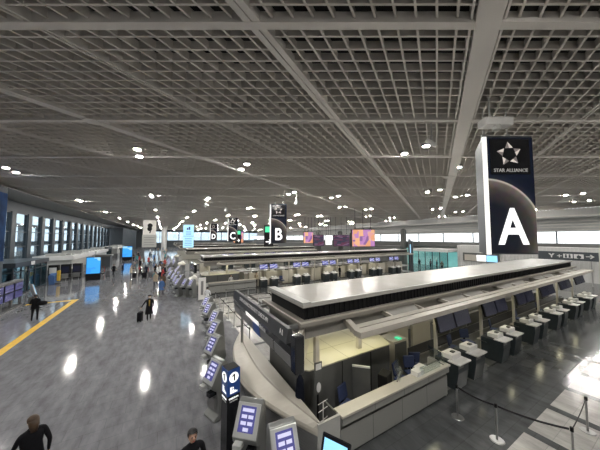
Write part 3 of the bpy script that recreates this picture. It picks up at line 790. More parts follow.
# cream cabinets past the desk
t = empty('tall_cabinet', (8.35, 6.6, .012)); tag(t, 'cream framed tall cabinet with dark front between staff room and first counters', 'cabinet')
MB().box(7.75, 8.55, 6.25, 6.95, .012, 1.5).build('carcass', M['cream'], t)
MB().box(7.82, 8.48, 6.23, 6.25, .1, 1.42).build('door', M['dgrey'], t)
MB().box(8.1, 8.3, 6.3, 6.5, 1.5, 1.54).build('green_lamp', M['green'], t)
for i, (x, y) in enumerate(((7.6, 8.7), (9.1, 8.75), (10.6, 8.75))):
    t = empty('filing_cabinet', (x, y, .012)); tag(t, 'cream filing cabinet seen through the canopy, %s from the left' % ordn[i], 'cabinet')
    MB().box(x-.4, x+.4, y-.3, y+.3, .012, 1.6).build('carcass', M['cream'], t)
    for j in range(3): MB().box(x-.36, x+.36, y-.32, y-.3, .1+j*.5, .55+j*.5).build('drawer', M['canopy'], t)

bo = bpy.data.objects['back_office']
o = copy_tree(bo); o.location.y += 19.8; tag(o, 'dark grey staff room with cream roof on the second row', 'staff room')
for i, (x, y) in enumerate(((5.6, 26.9), (8.0, 28.2), (10.2, 28.2))):
    t = empty('storage_cabinet', (x+3, y, .012)); tag(t, 'grey storage cabinet inside the second row, %s from the left' % ordn[i], 'cabinet')
    MB().box(x+2.4, x+3.6, y-.3, y+.3, .012, 1.5).build('carcass', M['lgrey'], t)
    MB().box(x+2.45, x+3.55, y-.32, y-.3, .1, 1.42).build('door', M['canopy'], t)
# ---- overhead display board
t = empty('display_board', (2.68, 7.4, 2.2)); tag(t, 'long dark overhead display board above the curved counter at the near row', 'display board')
MB().prism([(2.60, 2.98), (2.66, 2.45), (2.80, 2.45), (2.80, 2.98)], 'y', 4.95, 10.1).build('panel_case', M['blackg'], t)
MB().prism([(2.58, 2.98), (2.64, 3.32), (2.74, 3.32), (2.80, 2.98)], 'y', 5.15, 10.1).build('header', M['header'], t)
MB().box(2.60, 2.84, 4.72, 4.95, 2.45, 3.27).build('end_box', M['blackg'], t, bevel=.02)
q = MB()
for j in range(5): q.prism([(2.608, 2.76), (2.645, 2.48), (2.67, 2.48), (2.63, 2.76)], 'y', 5.0+j*1.02, 5.95+j*1.02)
q.build('lower_screens', M['mgrey'], t)
MB().prism([(2.598, 2.90), (2.612, 2.78), (2.63, 2.78), (2.61, 2.90)], 'y', 7.1, 8.4).build('label_strip', M['strip'], t)
MB().prism([(2.603, 2.77), (2.640, 2.46), (2.67, 2.46), (2.62, 2.77)], 'y', 7.05, 7.65).build('blue_panel', M['blue_sign'], t)
rr = Matrix.Rotation(R(-90), 4, 'Z') @ Matrix.Rotation(R(90), 4, 'X')
e = rr.to_euler()
text('STAR ALLIANCE PRIORITY CHECK-IN', .17, M['txt_dim'], t, (2.60-2.68, .35, .97), e, .003, name='header_lettering')
text('A1', .2, M['txt_dim'], t, (2.60-2.68, -1.95, .96), e, .003, name='gate_lettering')
text('Check-in', .15, M['txt_dim'], t, (2.590-2.68, -.65, .64), e, .003, name='label_lettering')
for y_ in (5.9, 8.2): MB().bar((2.75, y_, 3.04), (3.3, y_, 3.04), .12, .1).build('bracket', M['dgrey'], t)
MB().box(2.9, 2.98, 9.9, 9.98, 1.17, 3.0).build('support_post', M['steel'], t)

# second row's dark wedge board and banner stand
t = empty('display_board', (2.7, 27, 2.0)); tag(t, 'dark display board above the curved counter of the second row', 'display board')
MB().box(2.62, 2.85, 24.9, 29.6, 2.1, 2.9).build('panel_case', M['blackg'], t)
MB().box(2.85, 3.6, 26.4, 26.5, 2.7, 2.8).build('bracket', M['dgrey'], t)
t = empty('banner_stand', (3.05, 22.6, 0)); tag(t, 'tall narrow white banner stand beside the second row counter', 'banner')
MB().box(2.75, 3.35, 22.58, 22.62, .1, 2.0).build('banner', M['white'], t)
MB().box(2.95, 3.15, 22.575, 22.58, .5, 1.7).build('printed_column', M['mgrey'], t)
MB().box(2.7, 3.4, 22.45, 22.75, 0, .06).build('foot', M['dgrey'], t)

# ================================================================ KIOSKS, PYLON
def make_kiosk():
    t = empty('self_check_in_kiosk', (0, 0, 0))
    prof = [(.36, 0), (-.22, 0), (-.24, .06), (-.08, .16), (-.12, .78), (-.27, .90), (-.30, 1.0), (.02, 1.54), (.12, 1.58), (.21, 1.48), (.26, .9), (.32, .3), (.36, .08)]
    MB().prism(prof, 'x', -.27, .27).build('body', M['kiosk'], t, bevel=.025)
    m = Matrix.Translation((0, -.140, 1.27)) @ Matrix.Rotation(R(-30.6), 4, 'X')
    MB().box(-.26, .26, -.03, .0, -.30, .30, m).build('bezel', M['kiosk_l'], t, bevel=.02)
    MB().box(-.17, .17, -.037, -.03, -.20, .24, m).build('screen', M['kscreen'], t)
    for z_, x_a, x_b in ((.17, -.13, .13), (.06, -.13, -.01), (.06, .02, .13), (-.05, -.13, -.01), (-.05, .02, .13), (-.15, -.06, .06)):
        MB().box(x_a, x_b, -.040, -.037, z_-.03, z_+.03, m).build('screen_button', M['kbutton'], t)
    MB().box(-.20, -.02, -.42, -.2, .86, .96).build('passport_reader', M['kiosk_l'], t, bevel=.01)
    MB().box(.04, .20, -.33, -.1, .70, .82).build('boarding_pass_slot', M['blackg'], t)
    MB().box(-.16, .16, -.17, -.09, .30, .60).build('lower_panel', M['mgrey'], t)
    return t
ka = -R(68)
ks = [(1.55, 7.95, ka), (1.86, 5.55, ka+.45), (2.22, 4.55, ka+1.05), (1.85, 9.9, ka), (2.2, 11.6, ka), (2.5, 13.2, ka), (2.45, 14.9, ka), (2.6, 16.6, ka),
      (1.3, 25.3, ka), (1.9, 24.8, ka), (2.4, 24.2, ka), (1.2, 27.2, ka), (1.7, 27.9, ka), (1.1, 29.4, ka), (1.6, 30.6, ka), (.9, 32., ka), (1.5, 33.5, ka),
      (.9, 35.5, ka), (1.9, 36.5, ka), (1.0, 44.3, ka), (1.7, 45.2, ka), (1.0, 47.5, ka), (1.8, 49, ka), (1.0, 52, ka), (1.9, 54, ka)]
kl = ['grey self check-in kiosk just left of the numbered pylon', 'grey self check-in kiosk right of the numbered pylon, under the curved counter', 'grey self check-in kiosk at the bottom edge with its lit screen facing up',
      'grey kiosk directly behind the one beside the pylon', 'grey leaning kiosk, third back from the pylon', 'grey leaning kiosk, fourth back from the pylon', 'grey leaning kiosk, fifth back from the pylon', 'grey leaning kiosk, farthest of the near line']
kp = make_kiosk()
for i, (x, y, a) in enumerate(ks):
    o = kp if i == 0 else copy_tree(kp)
    if 'group' in o: del o['group']
    o.location = (x, y, 0); o.rotation_euler = (0, 0, a); o.scale = (1.08,)*3
    if i < 8: tag(o, kl[i], 'kiosk')
    elif i < 19: tag(o, 'grey self check-in kiosk in the cluster beside the second row', 'kiosk', 'kiosks beside the second row')
    else: tag(o, 'tiny distant self check-in kiosk beside the third row', 'kiosk', 'kiosks beside the third row')

t = empty('number_pylon', (1.60, 6.36, 0), R(12)); tag(t, 'black pylon with blue top and white number 1 before the curved counter', 'sign')
B = dict(world=False)
MB().box(-.17, .17, -.17, .17, 0, 1.55).build('lower_panel', M['blackg'], t, **B)
MB().box(-.17, .17, -.17, .17, 1.55, 2.18).build('upper_panel', M['blue_sign'], t, **B)
MB().box(-.155, .155, -.155, .155, 2.18, 2.19).build('top_cap', M['black'], t, **B)
for face, rz in (('front', 0), ('side', R(-90))):
    m = Matrix.Rotation(rz, 4, 'Z')
    MB().cyl((0, 0, 0), .125, .006, 24, mtx=m @ Matrix.Translation((0, -.171, 1.98)) @ Matrix.Rotation(R(90), 4, 'X')).build('number_disc', M['txt'], t, **B)
    g = MB().prism([(.03, -.08), (.03, .085), (.0, .085), (-.05, .05), (-.05, .02), (-.008, .045), (-.008, -.08)], 'y', -.184, -.178)
    for v_ in g.bm.verts: v_.co = m @ Vector((v_.co.x, v_.co.y, v_.co.z+1.98))
    g.build('number', M['black'], t, **B)
    q = MB()
    for (u, w, z0, z1) in ((-.075, .04, 1.60, 1.76), (-.02, .05, 1.60, 1.69), (.035, .04, 1.6, 1.66), (.085, .03, 1.6, 1.64), (-.02, .03, 1.71, 1.75)): q.box(u-w/2, u+w/2, -.176, -.17, z0, z1, m)
    q.build('pictogram', M['txt'], t, **B)
    p = m @ Vector((0, -.175, 1.48)); text('CHECK-IN', .055, M['txt'], t, p, (R(90), 0, rz), .001)
    p = m @ Vector((0, -.175, 1.41)); text('Self Service', .045, M['txt_dim'], t, p, (R(90), 0, rz), .001, name='small_lettering')
# light blue display at bottom edge
t = empty('information_display', (3.0, 3.85, 0), -R(62)); tag(t, 'black framed information display with a light blue screen at the bottom edge', 'display')
MB().box(-.10, .10, -.02, .10, 0, 1.1).build('stand', M['black'], t, **B)
m = Matrix.Translation((0, 0, 1.25)) @ Matrix.Rotation(R(-22), 4, 'X')
MB().box(-.30, .30, -.03, .03, -.3, .3, m).build('frame', M['blackg'], t, bevel=.02, **B)
MB().box(-.24, .24, -.036, -.03, -.23, .23, m).build('screen', M['sky_screen'], t, bevel=.0, **B)

# ================================================================ STANCHIONS
def make_post():
    t = empty('queue_post', (0, 0, 0))
    MB().cyl((0, 0, .02), .024, .90, 12).build('pole', M['steel'], t, smooth=False)
    MB().cyl((0, 0, .005), .17, .018, 24, r2=.15).build('base', M['steel'], t)
    MB().cyl((0, 0, .86), .034, .10, 12).build('belt_head', M['black'], t)
    return t
pp = make_post(); pu = [False]
def post(x, y, label, group=None):
    o = pp if not pu[0] else copy_tree(pp); pu[0] = True
    if 'group' in o: del o['group']
    o.location = (x, y, .001); tag(o, label, 'queue post', group); return o
def belt(a, b, label, group=None, sag=.05):
    pts = []
    va, vb = Vector((*a, .90)), Vector((*b, .90)); d = (vb-va).normalized()*.045; va += d; vb -= d
    n = Vector((-d.y, d.x, 0)).normalized()*.003
    m = MB(); prev = None
    for i in range(9):
        u = i/8; p = va.lerp(vb, u)-Vector((0, 0, sag*4*u*(1-u)))
        cur = [m.bm.verts.new(p+s1*n+Vector((0, 0, s2*.025))) for s1, s2 in ((-1, -1), (1, -1), (1, 1), (-1, 1))]
        if prev:
            for k in range(4): m.bm.faces.new((prev[k], prev[(k+1) % 4], cur[(k+1) % 4], cur[k]))
        prev = cur
    tag(m.build('queue_belt', M['belt']), label, 'belt barrier', group)
near = [(7.98, 4.14), (8.02, 3.16), (8.62, 1.88), (10.6, 2.0)]
pl = ['steel queue post at the right end of the near service desk', 'steel queue post, middle of the three on the dark floor at lower right', 'steel queue post cut by the bottom edge on the pale floor', 'steel queue post on pale floor beyond the right edge']
for p, l in zip(near, pl): post(*p, l)
for i, (a, b) in enumerate(zip(near, near[1:])): belt(a, b, ['black belt between the desk end post and the middle post', 'black belt from the middle post to the bottom edge post', 'black belt running out at the right edge over pale floor'][i])
for r_, xs in enumerate(([(3.9, 11.9+1.5*i) for i in range(7)], [(4.9+2*i, 13.3) for i in range(5)], [(4.9+2*i, 16) for i in range(5)], [(4.9+2*i, 18.8) for i in range(8)], [(4.9+2*i, 21.6) for i in range(9)])):
    nm = ['along the kiosk side', 'in the row nearest the camera', 'in the second row back', 'in the third row back', 'in the row before the second island'][r_]
    for p in xs: post(*p, 'steel post of the queue behind the display board, '+nm, 'queue posts '+nm)
    for a, b in zip(xs, xs[1:]): belt(a, b, 'black belt of the queue behind the display board, '+nm, 'queue belts '+nm)

# ================================================================ LEFT HALL FURNITURE
# departures monitors at the left edge
t = empty('monitor_rack', (-10.1, 25.5, 0)); tag(t, 'rack of purple schedule monitors in two rows at the left edge', 'monitor rack')
MB().box(-10.4, -9.95, 21.5, 28.5, 2.0, 2.14).build('top_board', M['mgrey'], t)
q = MB()
for j in range(6): q.box(-10.15, -10.0, 21.6+j*1.36, 21.72+j*1.36, 0, 2.0)
q.build('frame', M['mgrey'], t)
for j in range(5):
    for z in (.78, 1.40):
        MB().box(-9.99, -9.92, 21.75+j*1.36, 22.95+j*1.36, z, z+.58).build('monitor', M['black'], t)
        MB().box(-9.92, -9.91, 21.79+j*1.36, 22.91+j*1.36, z+.03, z+.55).build('screen', M['fidsl'], t)
MB().box(-10.4, -9.9, 21.5, 28.5, 0, .12).build('plinth', M['mgrey'], t)
t = empty('tablet_stand', (-9.5, 28.9, 0)); tag(t, 'leaning pale blue lit panel beside the monitor rack', 'display')
MB().cbox((-9.5, 28.9, 1.05), (.06, .75, 1.2), rz=.6, ry=R(-15)).build('panel', M['white'], t)
MB().cbox((-9.455, 28.93, 1.08), (.02, .66, 1.05), rz=.6, ry=R(-15)).build('screen', M['lb_sign'], t)
MB().box(-9.7, -9.4, 28.75, 29.05, 0, .5).build('foot', M['dgrey'], t)
def ad_totem(x, y, h, w, label):
    t = empty('advert_totem', (x, y, 0)); tag(t, label, 'display')
    MB().box(x-w/2, x+w/2, y-.15, y+.15, 0, .75).build('base', M['black'], t)
    MB().box(x-w/2, x+w/2, y-.12, y+.12, .75, h).build('case', M['black'], t)
    MB().box(x-w/2+.05, x+w/2-.05, y-.14, y-.12, .85, h-.06).build('screen', M['bluescreen'], t)
ad_totem(-7.9, 40.7, 3.0, 1.5, 'bright blue advertising screen totem near the windows')
ad_totem(-7.7, 72, 3.5, 2.0, 'smaller distant blue advertising screen down the hall')
# vending-like dark machines
for i, (x, y) in enumerate(((-12.2, 42.6), (-11.2, 43.2), (-10.2, 43.8))):
    t = empty('ticket_machine', (x, y, 0)); tag(t, 'dark ticket machine with pale front, %s from the left beside the blue totem' % ordn[i], 'machine')
    MB().box(x-.45, x+.45, y-.35, y+.35, 0, 2.0).build('case', M['black'], t)
    MB().box(x-.34, x+.34, y-.37, y-.35, .95, 1.7).build('screen', M['monA' if i else 'white'], t)
    MB().box(x-.34, x+.34, y-.37, y-.35, .2, .8).build('lower_front', M['mgrey'], t)
# leaflet trolley, blue and yellow
t = empty('cleaning_cart', (-11.2, 39.4, 0)); tag(t, 'blue and yellow cart in front of the ticket machines', 'cart')
MB().cbox((-11.3, 39.3, .65), (.5, .9, 1.1), rx=.25).build('blue_bag', M['bluec'], t)
MB().cbox((-10.9, 39.6, .95), (.25, .3, 1.2)).build('yellow_post', M['yellow'], t)
MB().box(-11.6, -10.7, 39, 39.9, .05, .15).build('base', M['dgrey'], t)
# luggage trolley rows as railing
t = empty('rope_barrier', (-10.6, 36, 0)); tag(t, 'low dark railing outside the glass entrance', 'railing')
q = MB()
for j in range(7): q.cyl((-11.0+.5*j, 40.2+.4*j, 0), .03, 1.0, 8)
for z in (.5, .98): q.bar((-11.0, 40.2, z), (-8., 42.6, z), .04, .04)
q.build('rail', M['mgrey'], t)
# dark kiosks at mid-left far
for i, (x, y, w, h) in enumerate(((-9.7, 58, 2.0, 2.3), (-9.6, 84, 2.0, 2.6))):
    t = empty('information_booth', (x, y, 0)); tag(t, ['dark information booth in front of the white counter blocks', 'far dark booth beyond the second blue screen'][i], 'booth')
    MB().box(x-w/2, x+w/2, y-1, y+1, 0, h-.3).build('booth_body', M['wall_dark'], t)
    MB().box(x-w/2-.2, x+w/2+.2, y-1.2, y+1.2, h-.3, h).build('booth_roof', M['dgrey'], t)
# trolleys
for i, (x, y) in enumerate(((-9.6, 46.5), (-8.9, 46.9), (-8.2, 47.2))):
    t = empty('luggage_trolley', (x, y, 0)); tag(t, 'small red and grey luggage trolley near the white counters', 'trolley', 'parked luggage trolleys')
    MB().box(x-.3, x+.3, y-.5, y+.5, .15, .22).build('platform', M['mgrey'], t)
    q = MB().tube([(x-.28, y+.45, .2), (x-.28, y+.55, 1.0), (x+.28, y+.55, 1.0), (x+.28, y+.45, .2)], .025).build('handle', M['redc'], t)
    MB().sphere((x-.25, y-.35, .08), .08, u=8, v=6).sphere((x+.25, y-.35, .08), .08, u=8, v=6).sphere((x-.25, y+.4, .08), .08, u=8, v=6).sphere((x+.25, y+.4, .08), .08, u=8, v=6).build('wheels', M['black'], t)

# hanging banners
t = empty('hanging_banner', (-1.7, 38, 4.25)); tag(t, 'pale hanging banner with a black emblem over the walkway', 'banner')
MB().box(-2.52, -.86, 37.97, 38.03, 4.25, 5.95).build('lower_board', M['lgrey'], t)
MB().box(-2.45, -.95, 37.98, 38.02, 5.95, 7.9).build('upper_board', M['beam_main'], t)
q = MB().sphere((-1.66, 37.96, 7.2), .3, 1, .05, 1.0).sphere((-1.7, 37.96, 6.75), .35, .8, .05, .9).cbox((-1.62, 37.96, 6.4), (.14, .03, .5), rz=0, ry=.2)
q.build('emblem', M['black'], t)
q = MB()
for j in range(4): q.box(-2.3, -1.1, 37.95, 37.97, 4.55+j*.33, 4.62+j*.33)
q.build('printed_lines', M['mgrey'], t)
MB().cyl((-2.3, 38, 7.9), .02, 2.6, 6).cyl((-1.1, 38, 7.9), .02, 2.6, 6).build('hanger', M['lgrey'], t)
t = empty('hanging_banner', (3.15, 38.5, 4.1)); tag(t, 'light blue lit hanging notice with rows of text left of sign D', 'sign')
MB().box(2.45, 3.85, 38.42, 38.58, 4.1, 7.45).build('panel', M['lb_sign'], t)
q = MB().box(2.45, 3.85, 38.40, 38.42, 5.75, 5.8)
for j in range(5): q.box(2.65, 3.6, 38.40, 38.42, 4.4+j*.25, 4.45+j*.25)
for j in range(3): q.box(2.8, 3.5, 38.40, 38.42, 6.0+j*.2, 6.05+j*.2)
q.box(2.9, 3.1, 38.40, 38.42, 6.7, 7.0).box(3.15, 3.35, 38.40, 38.42, 6.7, 7.15)
q.build('printed_lines', M['blue_sign'], t)
MB().cyl((2.7, 38.5, 7.45), .02, 3., 6).cyl((3.6, 38.5, 7.45), .02, 3., 6).build('hanger', M['lgrey'], t)

# ---- far screens
def billboard(nm, x, y, w, z0, z1, m, label, rz=-R(18), cat='screen', group=None):
    t = empty(nm, (x, y, z0), rz); tag(t, label, cat, group)
    MB().box(-w/2-.06, w/2+.06, 0, .5, -.06, z1-z0+.06).build('case', M['black'], t, world=False)
    MB().box(-w/2, w/2, -.02, 0, 0, z1-z0).build('screen', M[m], t, world=False)
    q = MB()
    for sx in (-w*.35, 0, w*.35): q.bar((sx-.2, .2, z1-z0+.05), (sx, .2, z1-z0+.45), .06, .06).bar((sx+.2, .2, z1-z0+.05), (sx, .2, z1-z0+.45), .06, .06).cyl((sx, .2, z1-z0+.45), .03, CZ-z1-.45, 6)
    q.build('hanger', M['black'], t, world=False)
    return t
billboard('video_wall', 29.3, 29.3, 4.1, 4.1, 6.9, 'led', 'large pink and orange video screen hanging beyond the second row')
billboard('video_wall', 30.1, 48.2, 2.3, 4.3, 6.9, 'led', 'narrow pink and orange video screen between sign B and the departures board')
billboard('video_wall', 17, 62, 2.5, 4.3, 7.2, 'led', 'orange video panel left of sign B')
billboard('departures_board', 31.8, 46.3, 2.5, 3.7, 6.2, 'fids', 'dark departures board with red rows, left part beside the white panel')
billboard('departures_board', 33.85, 45.1, 1.6, 3.9, 6.1, 'txt', 'bright white panel in the middle of the departures board')
billboard('departures_board', 36.4, 43.5, 3.9, 3.6, 6.2, 'fids', 'dark departures board with red rows, right part beside the white panel')
for i, (x, y, z1) in enumerate(((32.6, 47.6, 7.4), (37.2, 45.0, 7.2), (39.6, 43.4, 6.9), (46.9, 34.6, 7.6))):
    t = MB().cyl((x, y, 0), .62, z1-.4, 16).sphere((x, y, z1-.4), .62, 1, 1, .7).build('dark_column', M['dgrey'])
    tag(t, ['dark column with rounded top behind the left departures board', 'dark column behind the right departures board', 'dark column right of the departures boards', 'dark round topped column right of the large pink screen'][i], 'column')
def guide_sign(x, y, label):
    t = empty('exit_sign', (x, y, 4.3), -R(20)); tag(t, label, 'sign')
    MB().box(-.65, .65, 0, .15, 0, 3.0).build('panel', M['black'], t, world=False)
    MB().box(-.5, .5, -.02, 0, 2.0, 2.8).build('green_panel', M['green'], t, world=False)
    MB().prism([(-.4, .75), (.1, .75), (.0, 1.0), (.12, 1.0), (.42, .68), (.12, .36), (.0, .36), (.1, .6), (-.4, .6)], 'y', -.02, 0).build('arrow', M['txt'], t, world=False)
    MB().cyl((0, .08, 3.0), .03, 3.2, 6).build('hanger', M['lgrey'], t, world=False)
guide_sign(12.7, 30.8, 'dark sign with green panel and white arrow left of sign B')
guide_sign(14.2, 52, 'dark sign with green panel and white arrow right of sign C')
# stacked dark sign post near teal room
t = empty('sign_post', (37.4, 26.2, 0)); tag(t, 'dark two panel sign post left of the teal lit room', 'sign')
MB().box(37.0, 37.35, 26.1, 26.4, 0, 5.3).box(37.55, 37.9, 26.1, 26.4, 0, 5.0).build('panel', M['wall_dark'], t)
MB().box(37.05, 37.3, 26.08, 26.1, 2.9, 4.4).build('lit_panel', M['lb_sign'], t)

# ================================================================ PEOPLE
def human(pose):
    """skeleton -> skinned body; returns a mesh with face material slots (skin, top, trousers, shoes)"""
    bm_v = []; bm_e = []; rad = []; bone = []
    def v(p, r): bm_v.append(Vector(p)); rad.append(r); return len(bm_v)-1
    def e(a, b, tag_): bm_e.append((a, b)); bone.append(tag_)
    P = pose
    pel = v((0, 0, .93), (.155, .115)); wa = v((0, 0, 1.08), (.135, .105)); ch = v((0, .0, 1.28), (.165, .12)); sh = v((0, .01, 1.41), (.12, .09))
    e(pel, wa, 1); e(wa, ch, 1); e(ch, sh, 1)
    nk = v((0, 0, 1.48), (.052, .052)); hx, hy = P.get('head', (0, 0))
    jw = v((hx*.4, -.02+hy*.4, 1.55), (.064, .070)); hd = v((hx, -.01+hy, 1.62), (.076, .094)); tp = v((hx, .0+hy, 1.69), (.058, .072))
    e(sh, nk, 1); e(nk, jw, 0); e(jw, hd, 0); e(hd, tp, 0)
    no = v((hx, -.118+hy, 1.605), (.014, .014)); e(hd, no, 0)
    for s in (-1, 1):
        ear = v((hx+s*.088, .01+hy, 1.61), (.012, .02)); e(hd, ear, 0)
        key = 'L' if s < 0 else 'R'
        el, wr = P['arm'+key]
        sj = v((s*.185, .01, 1.385), (.062, .062)); ee = v(el, (.044, .044)); ww = v(wr, (.028, .034))
        e(sh, sj, 1); e(sj, ee, 1); e(ee, ww, 1)
        d = (Vector(wr)-Vector(el)).normalized()
        side = Vector((0, 1, 0)) if abs(d.y) < .8 else Vector((1, 0, 0))
        side = (side-d*side.dot(d)).normalized(); nrm = d.cross(side)
        pm = v(Vector(wr)+d*.05, (.020, .036)); e(ww, pm, 0)
        for f, (off, ln) in enumerate(((-.033, .070), (-.011, .082), (.011, .076), (.033, .058))):
            k1 = v(Vector(wr)+d*.095+side*off, (.0095, .0095)); k2 = v(Vector(wr)+d*(.095+ln*.5)+side*off*1.1+nrm*.010*s, (.0085, .0085)); k3 = v(Vector(wr)+d*(.095+ln*.85)+side*off*1.1+nrm*.030*s, (.007, .007))
            e(pm, k1, 0); e(k1, k2, 0); e(k2, k3, 0)
        t1 = v(Vector(wr)+d*.045-side*.045, (.011, .011)); t2 = v(Vector(wr)+d*.085-side*.06+nrm*.012*s, (.009, .009)); e(pm, t1, 0); e(t1, t2, 0)
        kn, an = P['leg'+key]
        hj = v((s*.095, 0, .87), (.098, .105)); kk = v(kn, (.060, .062)); aa = v(an, (.040, .044))
        to = v(Vector(an)+Vector(P.get('toe', (0, -.17, -.045))), (.038, .025)); hl = v(Vector(an)+Vector((0, .03, -.04)), (.036, .03))
        e(pel, hj, 2); e(hj, kk, 2); e(kk, aa, 2); e(aa, hl, 3); e(hl, to, 3)
    me = bpy.data.meshes.new('body'); me.from_pydata(bm_v, bm_e, [])
    ob = bpy.data.objects.new('tmp', me); COL.objects.link(ob)
    md = ob.modifiers.new('s', 'SKIN'); md.use_smooth_shade = True; md.branch_smoothing = .4
    sd = ob.modifiers.new('d', 'SUBSURF'); sd.levels = sd.render_levels = 1
    if not me.skin_vertices: me.attributes  # layer is made by the modifier
    lay = me.skin_vertices[0].data
    for i, r in enumerate(rad): lay[i].radius = r; lay[i].use_root = (i == 0)
    dg = bpy.context.evaluated_depsgraph_get(); dg.update()
    out = bpy.data.meshes.new_from_object(ob.evaluated_get(dg))
    bpy.data.objects.remove(ob)
    segs = [(bm_v[a], bm_v[b], t_, (rad[a][0]+rad[b][0])/2) for (a, b), t_ in zip(bm_e, bone)]
    for i_ in range(4): out.materials.append(M['skin'])
    for p in out.polygons:
        c = p.center; best = 9; bt = 0
        for a, b, t_, r in segs:
            ab = b-a; u = max(0, min(1, (c-a).dot(ab)/ab.length_squared)); dd = (c-(a+ab*u)).length-r
            if dd < best: best = dd; bt = t_
        p.material_index = bt; p.use_smooth = True
    return out
def add_skin_layer():
    pass
poses = {
 'stand': dict(armL=((-.25, .03, 1.12), (-.26, -.05, .88)), armR=((.25, .03, 1.12), (.26, -.05, .88)), legL=((-.10, -.01, .48), (-.11, .03, .07)), legR=((.10, -.01, .48), (.11, .03, .07))),
 'walk': dict(armL=((-.25, .14, 1.13), (-.25, .10, .90)), armR=((.25, -.08, 1.13), (.24, -.22, .93)), legL=((-.10, -.16, .50), (-.10, -.20, .08)), legR=((.10, .06, .49), (.10, .30, .13))),
 'pull': dict(armL=((-.33, .08, 1.16), (-.46, .10, .93)), armR=((.25, .03, 1.12), (.27, -.05, .88)), legL=((-.09, -.06, .48), (-.09, -.05, .07)), legR=((.09, .03, .48), (.09, .12, .08))),
 'hold': dict(armL=((-.26, .0, 1.12), (-.15, -.22, 1.08)), armR=((.26, .0, 1.12), (.16, -.22, 1.08)), legL=((-.11, -.02, .48), (-.12, .02, .07)), legR=((.11, .02, .48), (.13, .04, .07)), head=(.01, -.02)),
}
BM = {}
for k, p in poses.items():
    BM[k] = human(p)
def torus_hair(t, kind, mm):
    b = MB()
    b.sphere((0, .012, 1.655), .1, .96, 1.10, .88, u=18, v=12)
    # cut face opening
    dels = [v for v in b.bm.verts if v.co.y < -.045 and v.co.z < 1.68 or v.co.z < (1.585 if kind == 'short' else 1.57) and v.co.y < .0]
    bmesh.ops.delete(b.bm, geom=dels, context='VERTS')
    if kind == 'long': b.tube([(0, .05, 1.66), (0, .075, 1.55), (0, .085, 1.42)], [.09, .085, .05], 10)
    if kind == 'bun': b.sphere((0, .13, 1.68), .05, u=10, v=8)
    return b.build('hair', M[mm], t, smooth=True, world=False)
def coat(t, m, hem=.45, w=.2, top=1.43):
    b = MB(); rows = []
    prof = [(hem, w*1.28, w*.95), (.75, w*1.12, w*.8), (.98, w*.96, w*.72), (1.12, w*.86, w*.66), (1.28, w*.98, w*.72), (1.38, w*.92, w*.6), (top, w*.5, w*.42)]
    for z, rx, ry in prof: rows.append([b.bm.verts.new((rx*math.cos(2*math.pi*i/20), ry*math.sin(2*math.pi*i/20)+.005, z)) for i in range(20)])
    for a, c in zip(rows, rows[1:]):
        for i in range(20): b.bm.faces.new((a[i], a[(i+1) % 20], c[(i+1) % 20], c[i]))
    o = b.build('coat', M[m], t, smooth=True, world=False)
    return o
def face(t):
    q = MB()
    for s in (-1, 1): q.sphere((s*.032, -.094, 1.63), .011, 1.3, .6, .7, u=10, v=6)
    q.build('eyes', M['blackc'], t, smooth=True, world=False)
    MB().sphere((0, -.096, 1.562), .02, 1.3, .4, .3, u=10, v=6).build('lips', M['redc'], t, smooth=True, world=False)
    q = MB()
    for s in (-1, 1): q.cbox((s*.033, -.095, 1.652), (.035, .012, .006))
    q.build('eyebrows', M['hair'], t, world=False)
def person(x, y, rz, pose, top, bottom, label, h=1.68, hair='short', hm='hair', coat_m=None, hem=.45, faced=False, group=None, z=0, mask=False):
    t = empty('person', (x, y, z), rz); tag(t, label, 'person', group); s = h/1.76; t.scale = (s, s, s)
    me = BM[pose].copy()
    for i_, m_ in enumerate(('skin', top, bottom, 'shoe')): me.materials[i_] = M[m_]
    o = bpy.data.objects.new('body', me); COL.objects.link(o); o.parent = t
    torus_hair(t, hair, hm)
    if coat_m: coat(t, coat_m, hem)
    if faced: face(t)
    if mask: MB().sphere((0, -.075, 1.575), .052, 1., .75, .75, u=12, v=8).build('face_mask', M['whitec'], t, smooth=True, world=False)
    return t
CAMV = R(0)
def toward(x, y): return math.atan2(-x, y)   # rotation that turns -Y to face the camera at the origin: filled below
def face_rot(x, y, tx=0, ty=0):
    return math.atan2(ty-y, tx-x)+math.pi/2
# woman with suitcase
person(-.72, 19.15, face_rot(-.72, 19.15), 'pull', 'blackc', 'blackc', 'person in a long black coat and mustard scarf pulling a black suitcase', 1.66, 'short', 'hair', 'blackc', .42, True, mask=True)
t = bpy.data.objects['person']
MB().tube([(0, -.13, 1.42), (0, -.165, 1.25), (0, -.17, 1.0)], [.04, .045, .03], 8).build('scarf', M['mustard'], t, smooth=True, world=False)
MB().cyl((0, .012, 1.69), .085, .055, 16).cyl((0, -.0, 1.688), .115, .012, 16).build('cap', M['blackc'], t, world=False)
def suitcase(x, y, rz, m, label, group=None, s=1.):
    t = empty('suitcase', (x, y, 0), rz); tag(t, label, 'suitcase', group); t.scale = (s,)*3
    MB().box(-.2, .2, -.13, .13, .06, .62).build('shell', M[m], t, bevel=.04, world=False)
    MB().tube([(-.1, .1, .6), (-.1, .1, .98), (.1, .1, .98), (.1, .1, .6)], .012, 6).build('handle', M['steel'], t, world=False)
    q = MB()
    for sx in (-.15, .15):
        for sy in (-.09, .09): q.sphere((sx, sy, .035), .035, u=8, v=6)
    q.build('wheels', M['black'], t, world=False)
suitcase(-1.22, 19.05, 1.35, 'blackc', 'black upright suitcase held by the person in the long black coat')
